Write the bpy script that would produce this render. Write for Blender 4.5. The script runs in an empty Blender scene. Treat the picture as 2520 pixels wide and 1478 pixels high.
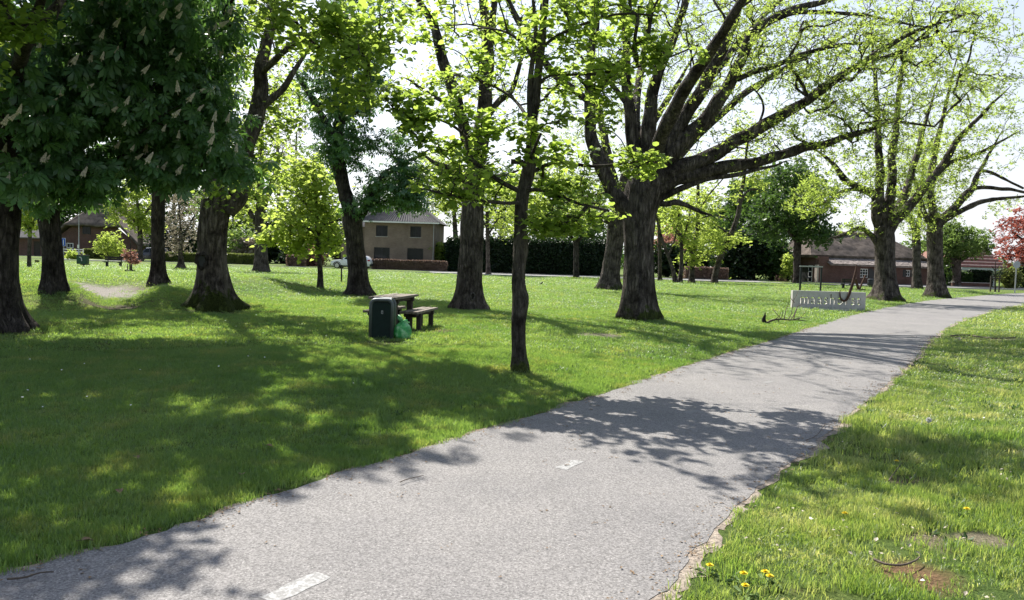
import bpy, math, random
import numpy as np
from mathutils import Vector, Matrix
PI = math.pi
SC = bpy.context.scene
COL = SC.collection
random.seed(7)
RNG = np.random.default_rng(11)

# ------------------------------------------------------------------ camera, light, exposure
CAM_H, FPX, PITCH, ROLL = 1.6, 1900.0, math.atan(97.3/1900), math.radians(1.72)
SUN_AZ, SUN_EL = math.radians(30), math.radians(47)          # left of the view direction, above the horizon
F_ = Vector((0, math.cos(PITCH), -math.sin(PITCH)))
U0 = Vector((0, math.sin(PITCH), math.cos(PITCH)))
R_ = Vector((math.cos(ROLL), 0, 0)) + U0*math.sin(ROLL)
U_ = R_.cross(F_)
cam = bpy.data.cameras.new('camera')
camo = bpy.data.objects.new('camera', cam)
COL.objects.link(camo)
cam.sensor_width = 36; cam.lens = 36*FPX/2520
cam.clip_start = 0.05; cam.clip_end = 6000
M = Matrix((R_, U_, -F_)).transposed().to_4x4()
M.translation = (0, 0, CAM_H)
camo.matrix_world = M
SC.camera = camo

SUNV = Vector((-math.sin(SUN_AZ)*math.cos(SUN_EL), math.cos(SUN_AZ)*math.cos(SUN_EL), math.sin(SUN_EL)))
sl = bpy.data.lights.new('sun', 'SUN'); sl.energy = 5.0; sl.angle = math.radians(0.55); sl.color = (1.0, .955, .87)
so = bpy.data.objects.new('sun', sl); COL.objects.link(so)
so.rotation_euler = SUNV.to_track_quat('Z', 'Y').to_euler(); so.location = (-20, 30, 50)

CLOUD_BASE, CLOUD_SUN = 4.2, 6.0
W = bpy.data.worlds.new('World'); SC.world = W; W.use_nodes = True
wn = W.node_tree.nodes; wl = W.node_tree.links; wn.clear()
wo = wn.new('ShaderNodeOutputWorld'); bg = wn.new('ShaderNodeBackground'); bg.inputs['Strength'].default_value = 0.09
sky = wn.new('ShaderNodeTexSky'); sky.sky_type = 'NISHITA'; sky.sun_disc = False
sky.sun_elevation = SUN_EL; sky.sun_rotation = -SUN_AZ; sky.air_density = 1.0; sky.dust_density = 1.2; sky.ozone_density = 1.5
tc = wn.new('ShaderNodeTexCoord'); sx = wn.new('ShaderNodeSeparateXYZ'); wl.new(tc.outputs['Generated'], sx.inputs[0])
def wmath(op, a, b=None, clamp=False):
    n = wn.new('ShaderNodeMath'); n.operation = op; n.use_clamp = clamp
    for i, v in enumerate((a, b)):
        if v is None: continue
        if hasattr(v, 'is_linked'): wl.new(v, n.inputs[i])
        else: n.inputs[i].default_value = v
    return n.outputs[0]
zc = wmath('ADD', wmath('MAXIMUM', sx.outputs['Z'], 0.0), .12)          # clouds lie on a layer overhead and close up towards the horizon
cb = wn.new('ShaderNodeCombineXYZ'); wl.new(wmath('DIVIDE', sx.outputs['X'], zc), cb.inputs['X']); wl.new(wmath('DIVIDE', sx.outputs['Y'], zc), cb.inputs['Y'])
nz = wn.new('ShaderNodeTexNoise'); nz.inputs['Scale'].default_value = .85; nz.inputs['Detail'].default_value = 8; nz.inputs['Roughness'].default_value = .6
wl.new(cb.outputs[0], nz.inputs['Vector'])
rp = wn.new('ShaderNodeValToRGB'); rp.color_ramp.elements[0].position = .52; rp.color_ramp.elements[1].position = .66
wl.new(nz.outputs['Fac'], rp.inputs['Fac'])
hz = wmath('SUBTRACT', 1.35, wmath('MULTIPLY', zc, 2.1), True)           # haze low down
cov = wmath('MAXIMUM', wmath('MULTIPLY', rp.outputs['Color'], .9), wmath('MULTIPLY', hz, .88))
dt = wn.new('ShaderNodeVectorMath'); dt.operation = 'DOT_PRODUCT'; dt.inputs[1].default_value = SUNV[:]; wl.new(tc.outputs['Generated'], dt.inputs[0])
fw = wmath('POWER', wmath('MULTIPLY', wmath('ADD', dt.outputs['Value'], 1.0), .5), 3.0)   # clouds scatter light forward
br = wmath('ADD', wmath('MULTIPLY', fw, CLOUD_SUN), CLOUD_BASE)
cc = wn.new('ShaderNodeCombineXYZ')
for i_, k_ in zip('XYZ', (.97, .99, 1.04)): wl.new(wmath('MULTIPLY', br, k_), cc.inputs[i_])
mx = wn.new('ShaderNodeMix'); mx.data_type = 'RGBA'
wl.new(cov, mx.inputs['Factor']); wl.new(sky.outputs['Color'], mx.inputs['A']); wl.new(cc.outputs[0], mx.inputs['B'])
wl.new(mx.outputs['Result'], bg.inputs['Color']); wl.new(bg.outputs['Background'], wo.inputs['Surface'])

SC.view_settings.view_transform = 'Standard'; SC.view_settings.look = 'None'
SC.view_settings.gamma = 1; SC.view_settings.use_curve_mapping = False
SC.view_settings.exposure = 1.0
SC.render.engine = 'CYCLES'
SC.cycles.max_bounces = 8; SC.cycles.diffuse_bounces = 3; SC.cycles.transmission_bounces = 6; SC.cycles.transparent_max_bounces = 8
SC.cycles.caustics_reflective = False; SC.cycles.caustics_refractive = False

# ------------------------------------------------------------------ small maths
def sstep(t):
    t = np.clip(t, 0, 1); return t*t*(3-2*t)

def _hash(i, j, k, s):
    n = (i*374761393 + j*668265263 + k*2147483647 + s*144269) & 0xffffffff
    n = ((n ^ (n >> 13))*1274126177) & 0xffffffff
    return ((n ^ (n >> 16)) & 0xffff)/65535.0

def vnoise(p, s=0):
    p = np.atleast_2d(np.asarray(p, float)); f = np.floor(p).astype(np.int64); t = p-f; t = t*t*(3-2*t)
    r = 0
    for a in (0, 1):
        for b in (0, 1):
            for c in (0, 1):
                w = (t[:, 0] if a else 1-t[:, 0])*(t[:, 1] if b else 1-t[:, 1])*(t[:, 2] if c else 1-t[:, 2])
                r = r + w*_hash(f[:, 0]+a, f[:, 1]+b, f[:, 2]+c, s)
    return r

def ray(px, py):
    return F_*FPX + R_*(px-1260) - U_*(py-739)
def atY(px, py, Y):
    d = ray(px, py); t = Y/d.y
    return Vector((d.x*t, Y, CAM_H + d.z*t))
def proj(P):
    """pixel x, pixel y, depth of world points"""
    P = np.atleast_2d(np.asarray(P, float)) - np.array([0, 0, CAM_H])
    d = P @ np.array(F_); d = np.where(np.abs(d) < 1e-6, 1e-6, d)
    return 1260 + FPX*(P @ np.array(R_))/d, 739 - FPX*(P @ np.array(U_))/d, d

# path edges, measured on the ground plane
def _flat(px, py):
    d = ray(px, py); t = -CAM_H/d.z
    return (d.x*t, d.y*t)
def catmull(pts, n=6):
    P = [Vector(p) for p in pts]; out = []
    for i in range(len(P)-1):
        a = P[max(i-1, 0)]; b = P[i]; c = P[i+1]; d = P[min(i+2, len(P)-1)]
        for k in range(n):
            t = k/n
            out.append(.5*((2*b)+(c-a)*t+(2*a-5*b+4*c-d)*t*t+(3*b-a-3*c+d)*t**3))
    out.append(P[-1]); return out
LEFT = [(-7, -7), (-5.6, -2.2), (-4.5, .4), (-3.35, 2.5)] + [_flat(*p) for p in ((0, 1418), (200, 1368), (350, 1322), (560, 1257), (700, 1207), (870, 1155), (1000, 1120), (1150, 1072), (1300, 1028), (1450, 980), (1600, 931), (1750, 882), (1900, 838), (2000, 806), (2130, 769), (2250, 746), (2350, 734), (2520, 722))] + [(62, 82), (95, 100)]
RIGHT = [(-3.9, -7), (-2.4, -2.2), (-1.2, .2), (-.15, 2.15)] + [_flat(*p) for p in ((1600, 1478), (1700, 1370), (1780, 1285), (1860, 1205), (1970, 1128), (2060, 1046), (2160, 966), (2240, 896), (2300, 830), (2345, 800), (2420, 773), (2520, 752))] + [(47, 60), (90, 90)]
LEFT = np.array([v[:] for v in catmull(LEFT, 8)]); RIGHT = np.array([v[:] for v in catmull(RIGHT, 12)])
POLY = np.vstack([LEFT, RIGHT[::-1]])
def pathdist(x, y):
    """signed distance to the path, negative on it"""
    x = np.asarray(x, float).ravel(); y = np.asarray(y, float).ravel()
    A = POLY; B = np.roll(POLY, -1, 0); E = B-A; LL = (E*E).sum(1)+1e-12; d2 = np.empty(x.shape); ins = np.empty(x.shape, bool)
    for c0 in range(0, len(x), 4000):
        X = x[c0:c0+4000, None]; Y = y[c0:c0+4000, None]; dx = X-A[:, 0]; dy = Y-A[:, 1]
        t = np.clip((dx*E[:, 0]+dy*E[:, 1])/LL, 0, 1)
        d2[c0:c0+4000] = ((dx-t*E[:, 0])**2+(dy-t*E[:, 1])**2).min(1)
        ey = np.where(np.abs(E[:, 1]) < 1e-9, 1e-9, E[:, 1])
        ins[c0:c0+4000] = (((A[:, 1] > Y) != (B[:, 1] > Y)) & (X < E[:, 0]*(Y-A[:, 1])/ey+A[:, 0])).sum(1) % 2 == 1
    d = np.sqrt(d2); return np.where(ins, -d, d)

MOUNDS = []                                                   # gentle rises round the trunks
def ground(x, y, fine=True):
    x = np.asarray(x, float); y = np.asarray(y, float); sh = x.shape; x = x.ravel(); y = y.ravel()
    plat = .55*sstep((y-18.0)/2.8)*sstep((-7.4-x)/3.6)*(1-.85*sstep((y-24)/34))
    ax = -9.75 + (y-19.1)*(-.50)                              # worn chute through the bank
    nt = np.exp(-((x-ax)/1.05)**4)
    floor = np.minimum(plat, .60*sstep((y-19.5)/8.5))
    h = plat*(1-nt) + floor*nt
    h = h - .07*np.exp(-((x-ax)/.8)**2-((y-20)/1.6)**2)
    und = (vnoise(np.c_[x*.55, y*.55, x*0], 3)-.5)*.07 + (vnoise(np.c_[x*.16, y*.16, x*0], 4)-.5)*.16
    pd = pathdist(x, y) if fine else np.full(x.shape, 9.)
    h = h + (und+.05)*sstep((pd-.35)/2.2)*sstep((150-y)/60)
    for mx_, my_, mr, mh in MOUNDS:
        h = h + mh*np.exp(-((x-mx_)**2+(y-my_)**2)/mr**2)
    return h.reshape(sh)
def gz(x, y):
    return float(ground(np.array([x]), np.array([y]))[0])
def at(px, py):
    d = ray(px, py); t = -CAM_H/d.z; z = 0
    for _ in range(10):
        z = .5*z + .5*gz(d.x*t, d.y*t); t = (z-CAM_H)/d.z
    return Vector((d.x*t, d.y*t, gz(d.x*t, d.y*t)))

# ------------------------------------------------------------------ object helpers
def tag(o, label=None, cat=None, group=None, kind=None):
    if label: o['label'] = label
    if cat: o['category'] = cat
    if group: o['group'] = group
    if kind: o['kind'] = kind
    return o
def thing(name, label, cat, loc=(0, 0, 0), rz=0, group=None):
    o = bpy.data.objects.new(name, None); COL.objects.link(o)
    o.location = loc; o.rotation_euler = (0, 0, rz); o.empty_display_size = .2
    return tag(o, label, cat, group)
def link(name, me, parent=None, loc=None):
    o = bpy.data.objects.new(name, me); COL.objects.link(o)
    if parent is not None: o.parent = parent
    if loc is not None: o.location = loc
    return o
def copy_tree(o, parent=None):
    c = o.copy(); COL.objects.link(c); c.parent = parent
    for ch in list(o.children): copy_tree(ch, c)
    return c
def mesh_np(name, V, Fs, mat=None, smooth=True, lv=None):
    """V (n,3); Fs (m,3) or (m,4) int array"""
    V = np.ascontiguousarray(V, np.float32); Fs = np.ascontiguousarray(Fs, np.int32)
    me = bpy.data.meshes.new(name); k = Fs.shape[1]
    me.vertices.add(len(V)); me.vertices.foreach_set('co', V.ravel())
    me.loops.add(Fs.size); me.loops.foreach_set('vertex_index', Fs.ravel())
    me.polygons.add(len(Fs)); me.polygons.foreach_set('loop_start', np.arange(0, Fs.size, k, dtype=np.int32))
    me.polygons.foreach_set('use_smooth', np.full(len(Fs), smooth, bool))
    if lv is not None:
        a = me.attributes.new('lv', 'FLOAT', 'POINT'); a.data.foreach_set('value', np.ascontiguousarray(lv, np.float32))
    me.update(calc_edges=True)
    if mat: me.materials.append(mat)
    return me

class MB:
    """collects solids and links them as one mesh object"""
    def __init__(s): s.v = []; s.f = []
    def add(s, vs, fs):
        n = len(s.v); s.v += [tuple(v) for v in vs]; s.f += [tuple(i+n for i in f) for f in fs]; return s
    def box(s, c, d, rz=0, rx=0, ry=0):
        R = Matrix.Rotation(rz, 3, 'Z') @ Matrix.Rotation(ry, 3, 'Y') @ Matrix.Rotation(rx, 3, 'X'); c = Vector(c)
        vs = [c + R @ Vector((sx*d[0]/2, sy*d[1]/2, sz*d[2]/2)) for sz in (-1, 1) for sy in (-1, 1) for sx in (-1, 1)]
        return s.add(vs, [(0, 2, 3, 1), (4, 5, 7, 6), (0, 1, 5, 4), (2, 6, 7, 3), (0, 4, 6, 2), (1, 3, 7, 5)])
    def tube(s, pts, rad, k=8, cap=True):
        pts = [Vector(p) for p in pts]; n = len(pts)
        if not hasattr(rad, '__len__'): rad = [rad]*n
        base = len(s.v); up = Vector((0, 0, 1)); last = None
        for i in range(n):
            t = (pts[min(i+1, n-1)]-pts[max(i-1, 0)]).normalized()
            if last is None:
                a = t.orthogonal().normalized()
            else:
                a = (last - t*last.dot(t)).normalized()
            last = a; b = t.cross(a)
            for j in range(k):
                w = 2*PI*j/k
                s.v.append(tuple(pts[i]+(a*math.cos(w)+b*math.sin(w))*rad[i]))
        for i in range(n-1):
            for j in range(k):
                p = base+i*k; s.f.append((p+j, p+(j+1) % k, p+k+(j+1) % k, p+k+j))
        if cap:
            s.f.append(tuple(base+j for j in reversed(range(k)))); s.f.append(tuple(base+(n-1)*k+j for j in range(k)))
        return s
    def lathe(s, prof, c=(0, 0, 0), k=16, sq=None, ph=0):
        base = len(s.v)
        for r, z in prof:
            for j in range(k):
                w = 2*PI*j/k+ph; s.v.append((c[0]+r*math.cos(w), c[1]+r*math.sin(w), c[2]+z))
        for i in range(len(prof)-1):
            for j in range(k):
                p = base+i*k; s.f.append((p+j, p+(j+1) % k, p+k+(j+1) % k, p+k+j))
        s.f.append(tuple(base+j for j in reversed(range(k)))); q = base+(len(prof)-1)*k
        s.f.append(tuple(q+j for j in range(k))); return s
    def prism(s, poly, y0, y1, axis='y'):
        """polygon in x,z extruded along y (or in y,z along x, or x,y along z)"""
        n = len(poly)
        def P(a, b, t): return (a, t, b) if axis == 'y' else ((t, a, b) if axis == 'x' else (a, b, t))
        vs = [P(a, b, y0) for a, b in poly]+[P(a, b, y1) for a, b in poly]
        return s.add(vs, [tuple(range(n))[::-1], tuple(range(n, 2*n))]+[(i, (i+1) % n, n+(i+1) % n, n+i) for i in range(n)])
    def mesh(s, name, mat, smooth=False, bevel=0):
        me = bpy.data.meshes.new(name); me.from_pydata(s.v, [], s.f)
        import bmesh
        bm = bmesh.new(); bm.from_mesh(me); bmesh.ops.recalc_face_normals(bm, faces=bm.faces)
        if bevel:
            es = [e for e in bm.edges if len(e.link_faces) == 2 and e.calc_face_angle(0) > .6]
            bmesh.ops.bevel(bm, geom=es, offset=bevel, segments=2, affect='EDGES', clamp_overlap=True)
        bm.to_mesh(me); bm.free()
        if smooth: me.polygons.foreach_set('use_smooth', [True]*len(me.polygons))
        if smooth and smooth != 'all':
            try: me.set_sharp_from_angle(angle=.7)
            except Exception: pass
        if mat: me.materials.append(mat)
        return me
    def build(s, name, mat, parent=None, smooth=False, bevel=0, loc=None):
        return link(name, s.mesh(name, mat, smooth, bevel), parent, loc)

# ------------------------------------------------------------------ materials
def newmat(name):
    m = bpy.data.materials.new(name); m.use_nodes = True; nt = m.node_tree
    for n in list(nt.nodes):
        if n.type != 'OUTPUT_MATERIAL': nt.nodes.remove(n)
    out = nt.nodes[0]
    def N(t, **kw):
        n = nt.nodes.new(t)
        for k, v in kw.items():
            if k in n.inputs: n.inputs[k].default_value = v
            else: setattr(n, k, v)
        return n
    return m, nt, N, out, nt.links.new
def noise_ramp(N, L, vec, scale, stops, detail=5, rough=.6):
    n = N('ShaderNodeTexNoise', Scale=scale, Detail=detail, Roughness=rough)
    if vec is not None: L(vec, n.inputs['Vector'])
    r = N('ShaderNodeValToRGB'); e = r.color_ramp.elements
    while len(e) < len(stops): e.new(.5)
    for el, (p, c) in zip(e, stops):
        el.position = p; el.color = (*c, 1) if len(c) == 3 else c
    L(n.outputs['Fac'], r.inputs['Fac']); return r.outputs['Color'], n.outputs['Fac']
def mixc(N, L, fac, a, b, blend='MIX'):
    m = N('ShaderNodeMix', data_type='RGBA', blend_type=blend)
    for s, v in (('Factor', fac), ('A', a), ('B', b)):
        if hasattr(v, 'is_linked'): L(v, m.inputs[s])
        else: m.inputs[s].default_value = v if not isinstance(v, tuple) else ((*v, 1) if len(v) == 3 else v)
    return m.outputs['Result']
def plain(name, col, rough=.6, metal=0, scale=8, var=.25, bump=.0, bscale=40, spec=.4, coat=0):
    m, nt, N, out, L = newmat(name); t = N('ShaderNodeTexCoord')
    lo = tuple(c*(1-var) for c in col); hi = tuple(min(1, c*(1+var)) for c in col)
    c, f = noise_ramp(N, L, t.outputs['Object'], scale, [(.3, lo), (.7, hi)])
    p = N('ShaderNodeBsdfPrincipled', Roughness=rough, Metallic=metal); p.inputs['Specular IOR Level'].default_value = spec
    p.inputs['Coat Weight'].default_value = coat
    L(c, p.inputs['Base Color'])
    if bump:
        n2 = N('ShaderNodeTexNoise', Scale=bscale, Detail=6); L(t.outputs['Object'], n2.inputs['Vector'])
        b = N('ShaderNodeBump', Strength=bump, Distance=.02); L(n2.outputs['Fac'], b.inputs['Height']); L(b.outputs['Normal'], p.inputs['Normal'])
    L(p.outputs['BSDF'], out.inputs['Surface']); return m
def leafmat(name, dark, light, trans, tw=.45, rough=.45, spec=.25):
    """two-sided leaf: reflecting face plus light coming through; colour varies from leaf to leaf"""
    m, nt, N, out, L = newmat(name)
    a = N('ShaderNodeAttribute', attribute_name='lv')
    oi = N('ShaderNodeObjectInfo'); ad = N('ShaderNodeMath', operation='ADD'); ad.use_clamp = True
    mu = N('ShaderNodeMath', operation='MULTIPLY'); mu.inputs[1].default_value = .0
    L(oi.outputs['Random'], mu.inputs[0]); L(a.outputs['Fac'], ad.inputs[0]); L(mu.outputs[0], ad.inputs[1])
    c = mixc(N, L, ad.outputs[0], dark, light)
    tr = mixc(N, L, ad.outputs[0], tuple(x*.75 for x in trans), tuple(min(1, x*1.25) for x in trans))
    p = N('ShaderNodeBsdfPrincipled', Roughness=rough); p.inputs['Specular IOR Level'].default_value = spec
    L(c, p.inputs['Base Color'])
    t = N('ShaderNodeBsdfTranslucent'); L(tr, t.inputs['Color'])
    ms = N('ShaderNodeMixShader'); ms.inputs[0].default_value = tw
    L(p.outputs[0], ms.inputs[1]); L(t.outputs[0], ms.inputs[2]); L(ms.outputs[0], out.inputs['Surface'])
    return m
def barkmat(name, dark, light, moss=0.0, mossz=.6, vscale=9, strength=.9):
    m, nt, N, out, L = newmat(name); t = N('ShaderNodeTexCoord')
    mpn = N('ShaderNodeMapping'); mpn.inputs['Scale'].default_value = (1, 1, .2); L(t.outputs['Object'], mpn.inputs['Vector'])
    c, f = noise_ramp(N, L, mpn.outputs['Vector'], vscale*1.6, [(.32, dark), (.5, tuple((a+b)/2 for a, b in zip(dark, light))), (.72, light)], 7, .65)
    c2, f2 = noise_ramp(N, L, t.outputs['Object'], 2.1, [(.36, (.28, .25, .24)), (.5, (.95, .93, .92)), (.68, (1.4, 1.38, 1.36))], 6, .65)
    c = mixc(N, L, 1.0, c, c2, 'MULTIPLY')
    wn_ = N('ShaderNodeTexNoise', Scale=vscale*.9, Detail=5, Roughness=.65); L(mpn.outputs['Vector'], wn_.inputs['Vector'])
    wsub = N('ShaderNodeVectorMath', operation='SUBTRACT'); L(wn_.outputs['Color'], wsub.inputs[0]); wsub.inputs[1].default_value = (.5, .5, .5)
    wsc = N('ShaderNodeVectorMath', operation='SCALE'); wsc.inputs['Scale'].default_value = 2.6/vscale; L(wsub.outputs[0], wsc.inputs[0])
    wad = N('ShaderNodeVectorMath', operation='ADD'); L(mpn.outputs['Vector'], wad.inputs[0]); L(wsc.outputs[0], wad.inputs[1])
    vo = N('ShaderNodeTexVoronoi', Scale=vscale*1.25, feature='DISTANCE_TO_EDGE'); L(wad.outputs[0], vo.inputs['Vector'])
    mr = N('ShaderNodeMapRange'); mr.inputs[1].default_value = 0; mr.inputs[2].default_value = .25; L(vo.outputs['Distance'], mr.inputs[0])
    if moss:
        s = N('ShaderNodeSeparateXYZ'); L(t.outputs['Object'], s.inputs[0])
        r2 = N('ShaderNodeMapRange'); r2.inputs[1].default_value = mossz; r2.inputs[2].default_value = 0; r2.inputs[3].default_value = 0; r2.inputs[4].default_value = 1
        L(s.outputs['Z'], r2.inputs[0])
        n3 = N('ShaderNodeTexNoise', Scale=2.6, Detail=7, Roughness=.7); L(t.outputs['Object'], n3.inputs['Vector']); n3m = N('ShaderNodeMapRange'); n3m.inputs[1].default_value = .3; n3m.inputs[2].default_value = .7; L(n3.outputs['Fac'], n3m.inputs[0])
        a1 = N('ShaderNodeMath', operation='ADD'); L(r2.outputs[0], a1.inputs[0]); L(n3m.outputs[0], a1.inputs[1])
        r3 = N('ShaderNodeMapRange'); r3.inputs[1].default_value = 1.35-.5*moss; r3.inputs[2].default_value = 1.6-.5*moss; L(a1.outputs[0], r3.inputs[0])
        mc, _ = noise_ramp(N, L, t.outputs['Object'], 30, [(.3, (.035, .05, .012)), (.7, (.10, .125, .03))], 5)
        c = mixc(N, L, r3.outputs[0], c, mc)
    p = N('ShaderNodeBsdfPrincipled', Roughness=.92); p.inputs['Specular IOR Level'].default_value = .15
    L(c, p.inputs['Base Color'])
    ad = N('ShaderNodeMath', operation='ADD'); L(mr.outputs[0], ad.inputs[0]); L(f, ad.inputs[1])
    mr.inputs[4].default_value = 1.6
    crk = N('ShaderNodeMapRange'); crk.inputs[1].default_value = 0; crk.inputs[2].default_value = .10; crk.inputs[3].default_value = .55; crk.inputs[4].default_value = 1.0; L(vo.outputs['Distance'], crk.inputs[0])
    c = mixc(N, L, 1.0, c, crk.outputs[0], 'MULTIPLY'); L(c, p.inputs['Base Color'])
    b = N('ShaderNodeBump', Strength=strength, Distance=.05); L(ad.outputs[0], b.inputs['Height']); L(b.outputs['Normal'], p.inputs['Normal'])
    L(p.outputs['BSDF'], out.inputs['Surface']); return m
def brickmat(name, c1, c2, mortar, scale=1.0):
    m, nt, N, out, L = newmat(name); t = N('ShaderNodeTexCoord')
    s = N('ShaderNodeSeparateXYZ'); L(t.outputs['Object'], s.inputs[0])
    ad = N('ShaderNodeMath', operation='ADD'); L(s.outputs['X'], ad.inputs[0]); L(s.outputs['Y'], ad.inputs[1])
    cb = N('ShaderNodeCombineXYZ'); L(ad.outputs[0], cb.inputs['X']); L(s.outputs['Z'], cb.inputs['Y'])
    b = N('ShaderNodeTexBrick', Color1=(*c1, 1), Color2=(*c2, 1), Mortar=(*mortar, 1), Scale=scale)
    b.inputs['Brick Width'].default_value = .22; b.inputs['Row Height'].default_value = .07; b.inputs['Mortar Size'].default_value = .008
    L(cb.outputs[0], b.inputs['Vector'])
    c2_, f = noise_ramp(N, L, t.outputs['Object'], .9, [(.3, (.75, .73, .72)), (.7, (1.15, 1.15, 1.15))], 6)
    c = mixc(N, L, 1.0, b.outputs['Color'], c2_, 'MULTIPLY')
    p = N('ShaderNodeBsdfPrincipled', Roughness=.9); p.inputs['Specular IOR Level'].default_value = .2
    L(c, p.inputs['Base Color'])
    bu = N('ShaderNodeBump', Strength=.4, Distance=.01); L(b.outputs['Fac'], bu.inputs['Height']); bu.invert = True
    L(bu.outputs[0], p.inputs['Normal']); L(p.outputs[0], out.inputs['Surface']); return m

MT = dict(
    bark=barkmat('bark_grey_brown', (.050, .043, .040), (.23, .195, .176)),
    bark_oak=barkmat('bark_oak', (.044, .038, .035), (.215, .183, .165), .25, .9, 7),
    bark_moss=barkmat('bark_mossy', (.062, .052, .047), (.28, .235, .21), .85, 1.0, 8),
    bark_dark=barkmat('bark_dark', (.032, .027, .026), (.15, .128, .118)),
    bark_young=barkmat('bark_young', (.04, .036, .03), (.15, .135, .115), .25, .9, 16, .6),
    bark_pale=barkmat('bark_pale', (.12, .11, .10), (.30, .28, .26)),
    wood=plain('weathered_wood', (.20, .17, .14), .85, 0, 14, .45, .4, 60),
    wood_dark=plain('dark_wood', (.045, .037, .03), .85, 0, 14, .4, .4, 60),
    concrete=plain('concrete', (.50, .487, .465), .9, 0, 5, .12, .25, 90),
    corten=plain('rusty_steel', (.075, .038, .027), .85, .2, 12, .5, .4, 60),
    bin_green=plain('dark_green_metal', (.006, .018, .0155), .5, .0, 10, .25, .05, 40, .2),
    bin_grey=plain('grey_metal', (.115, .13, .14), .45, .5, 10, .2),
    steel_dark=plain('dark_steel', (.022, .026, .03), .5, .5, 10, .2),
    galv=plain('galvanised_steel', (.36, .37, .38), .45, .6, 20, .15),
    white=plain('white_paint', (.74, .74, .72), .5, 0, 6, .08),
    black=plain('black_paint', (.02, .021, .024), .45, 0, 6, .2),
    glass=plain('window_glass', (.012, .014, .017), .12, 0, 2, .3, 0, 1, .25),
    tile_grey=plain('grey_roof_tile', (.125, .12, .12), .95, 0, 3, .3, .15, 30, .1),
    tile_red=plain('red_roof_tile', (.21, .082, .055), .75, 0, 3, .35, .15, 30),
    tile_mix=plain('weathered_pantile', (.24, .205, .19), .8, 0, 2.2, .5, .2, 30),
    thatch=plain('old_thatch', (.115, .095, .082), .98, 0, 1.6, .5, 1.0, 14, .1),
    thatch_lit=plain('sunlit_thatch', (.22, .175, .11), .98, 0, 1.8, .4, 1.0, 14, .1),  # lighter copy of the thatch, sunlight put into the colour
    brick_red=brickmat('red_brick', (.132, .062, .050), (.092, .047, .040), (.15, .125, .112)),
    brick_tan=brickmat('tan_brick', (.235, .175, .132), (.185, .138, .105), (.24, .21, .18)),
    rubber=plain('tyre_rubber', (.018, .018, .019), .85),
    alloy=plain('alloy_rim', (.45, .46, .47), .3, .9),
    car_white=plain('white_car_paint', (.72, .74, .78), .25, 0, 3, .03, 0, 1, .5, .6),
    car_blue=plain('dark_blue_car_paint', (.012, .018, .04), .25, 0, 3, .1, 0, 1, .5, .6),
    red_lamp=plain('red_lamp_lens', (.35, .01, .008), .2),
    clear_lamp=plain('clear_lamp_lens', (.6, .62, .64), .15),
    blue_sign=plain('blue_sign_face', (.012, .07, .45), .5, 0, 3, .05),
    sign_back=plain('grey_sign_back', (.34, .37, .40), .5, .3, 3, .1),
    yellow=plain('dandelion_yellow', (.80, .62, .015), .7, 0, 30, .15),
    fluff=plain('seed_head_grey', (.62, .62, .58), .95, 0, 60, .2),
    blossom=plain('chestnut_blossom', (.66, .58, .49), .85, 0, 60, .4),
    daisy=plain('daisy_white', (.8, .8, .76), .8, 0, 40, .1),
    stem=plain('green_stem', (.10, .16, .04), .7, 0, 30, .2),
    twig=plain('dead_twig', (.11, .085, .065), .9, 0, 20, .4, .4, 80),
    twig_dark=plain('rotten_bark', (.016, .013, .011), .95, 0, 20, .4, .6, 60),
    dry=plain('dry_leaf', (.20, .13, .07), .8, 0, 20, .4),
    lantern=plain('lantern_white', (.65, .66, .66), .4, 0, 3, .08),
    bird=plain('black_feathers', (.012, .011, .011), .6, 0, 20, .3),
    beak=plain('orange_beak', (.55, .22, .02), .5),
    soil_dark=plain('turf_soil', (.05, .038, .026), .98, 0, 6, .4, .6, 40, .1),
    L_chest=leafmat('chestnut_leaf', (.052, .118, .054), (.105, .205, .085), (.16, .32, .06), .32, .40, .6),
    L_linden=leafmat('linden_leaf', (.055, .108, .026), (.115, .185, .045), (.42, .56, .09), .60),
    L_oak=leafmat('young_oak_leaf', (.085, .13, .030), (.175, .22, .058), (.40, .52, .09), .60),
    L_lime=leafmat('spring_leaf', (.085, .135, .03), (.17, .215, .055), (.48, .60, .11), .64),
    L_green=leafmat('green_leaf', (.024, .058, .018), (.055, .105, .030), (.11, .20, .035), .36),
    L_dark=leafmat('evergreen_leaf', (.008, .019, .010), (.022, .042, .018), (.04, .08, .02), .2),
    L_spruce=leafmat('blue_spruce_needle', (.018, .032, .032), (.045, .065, .062), (.05, .08, .06), .2),
    L_red=leafmat('red_maple_leaf', (.14, .045, .036), (.30, .115, .09), (.42, .12, .085), .5),
    L_rust=leafmat('rusty_young_leaf', (.15, .075, .058), (.30, .17, .13), (.38, .19, .14), .5),
    L_beech=leafmat('copper_hedge_leaf', (.16, .108, .088), (.33, .235, .195), (.24, .16, .12), .35),
    L_hedge=leafmat('clipped_hedge_leaf', (.055, .085, .022), (.17, .19, .06), (.25, .30, .07), .4),
    L_grey=leafmat('pale_blossom_bud', (.16, .13, .11), (.30, .27, .20), (.3, .26, .18), .4),
    L_willow=leafmat('pollard_leaf', (.06, .11, .03), (.13, .19, .06), (.22, .33, .07), .5),
)

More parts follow.
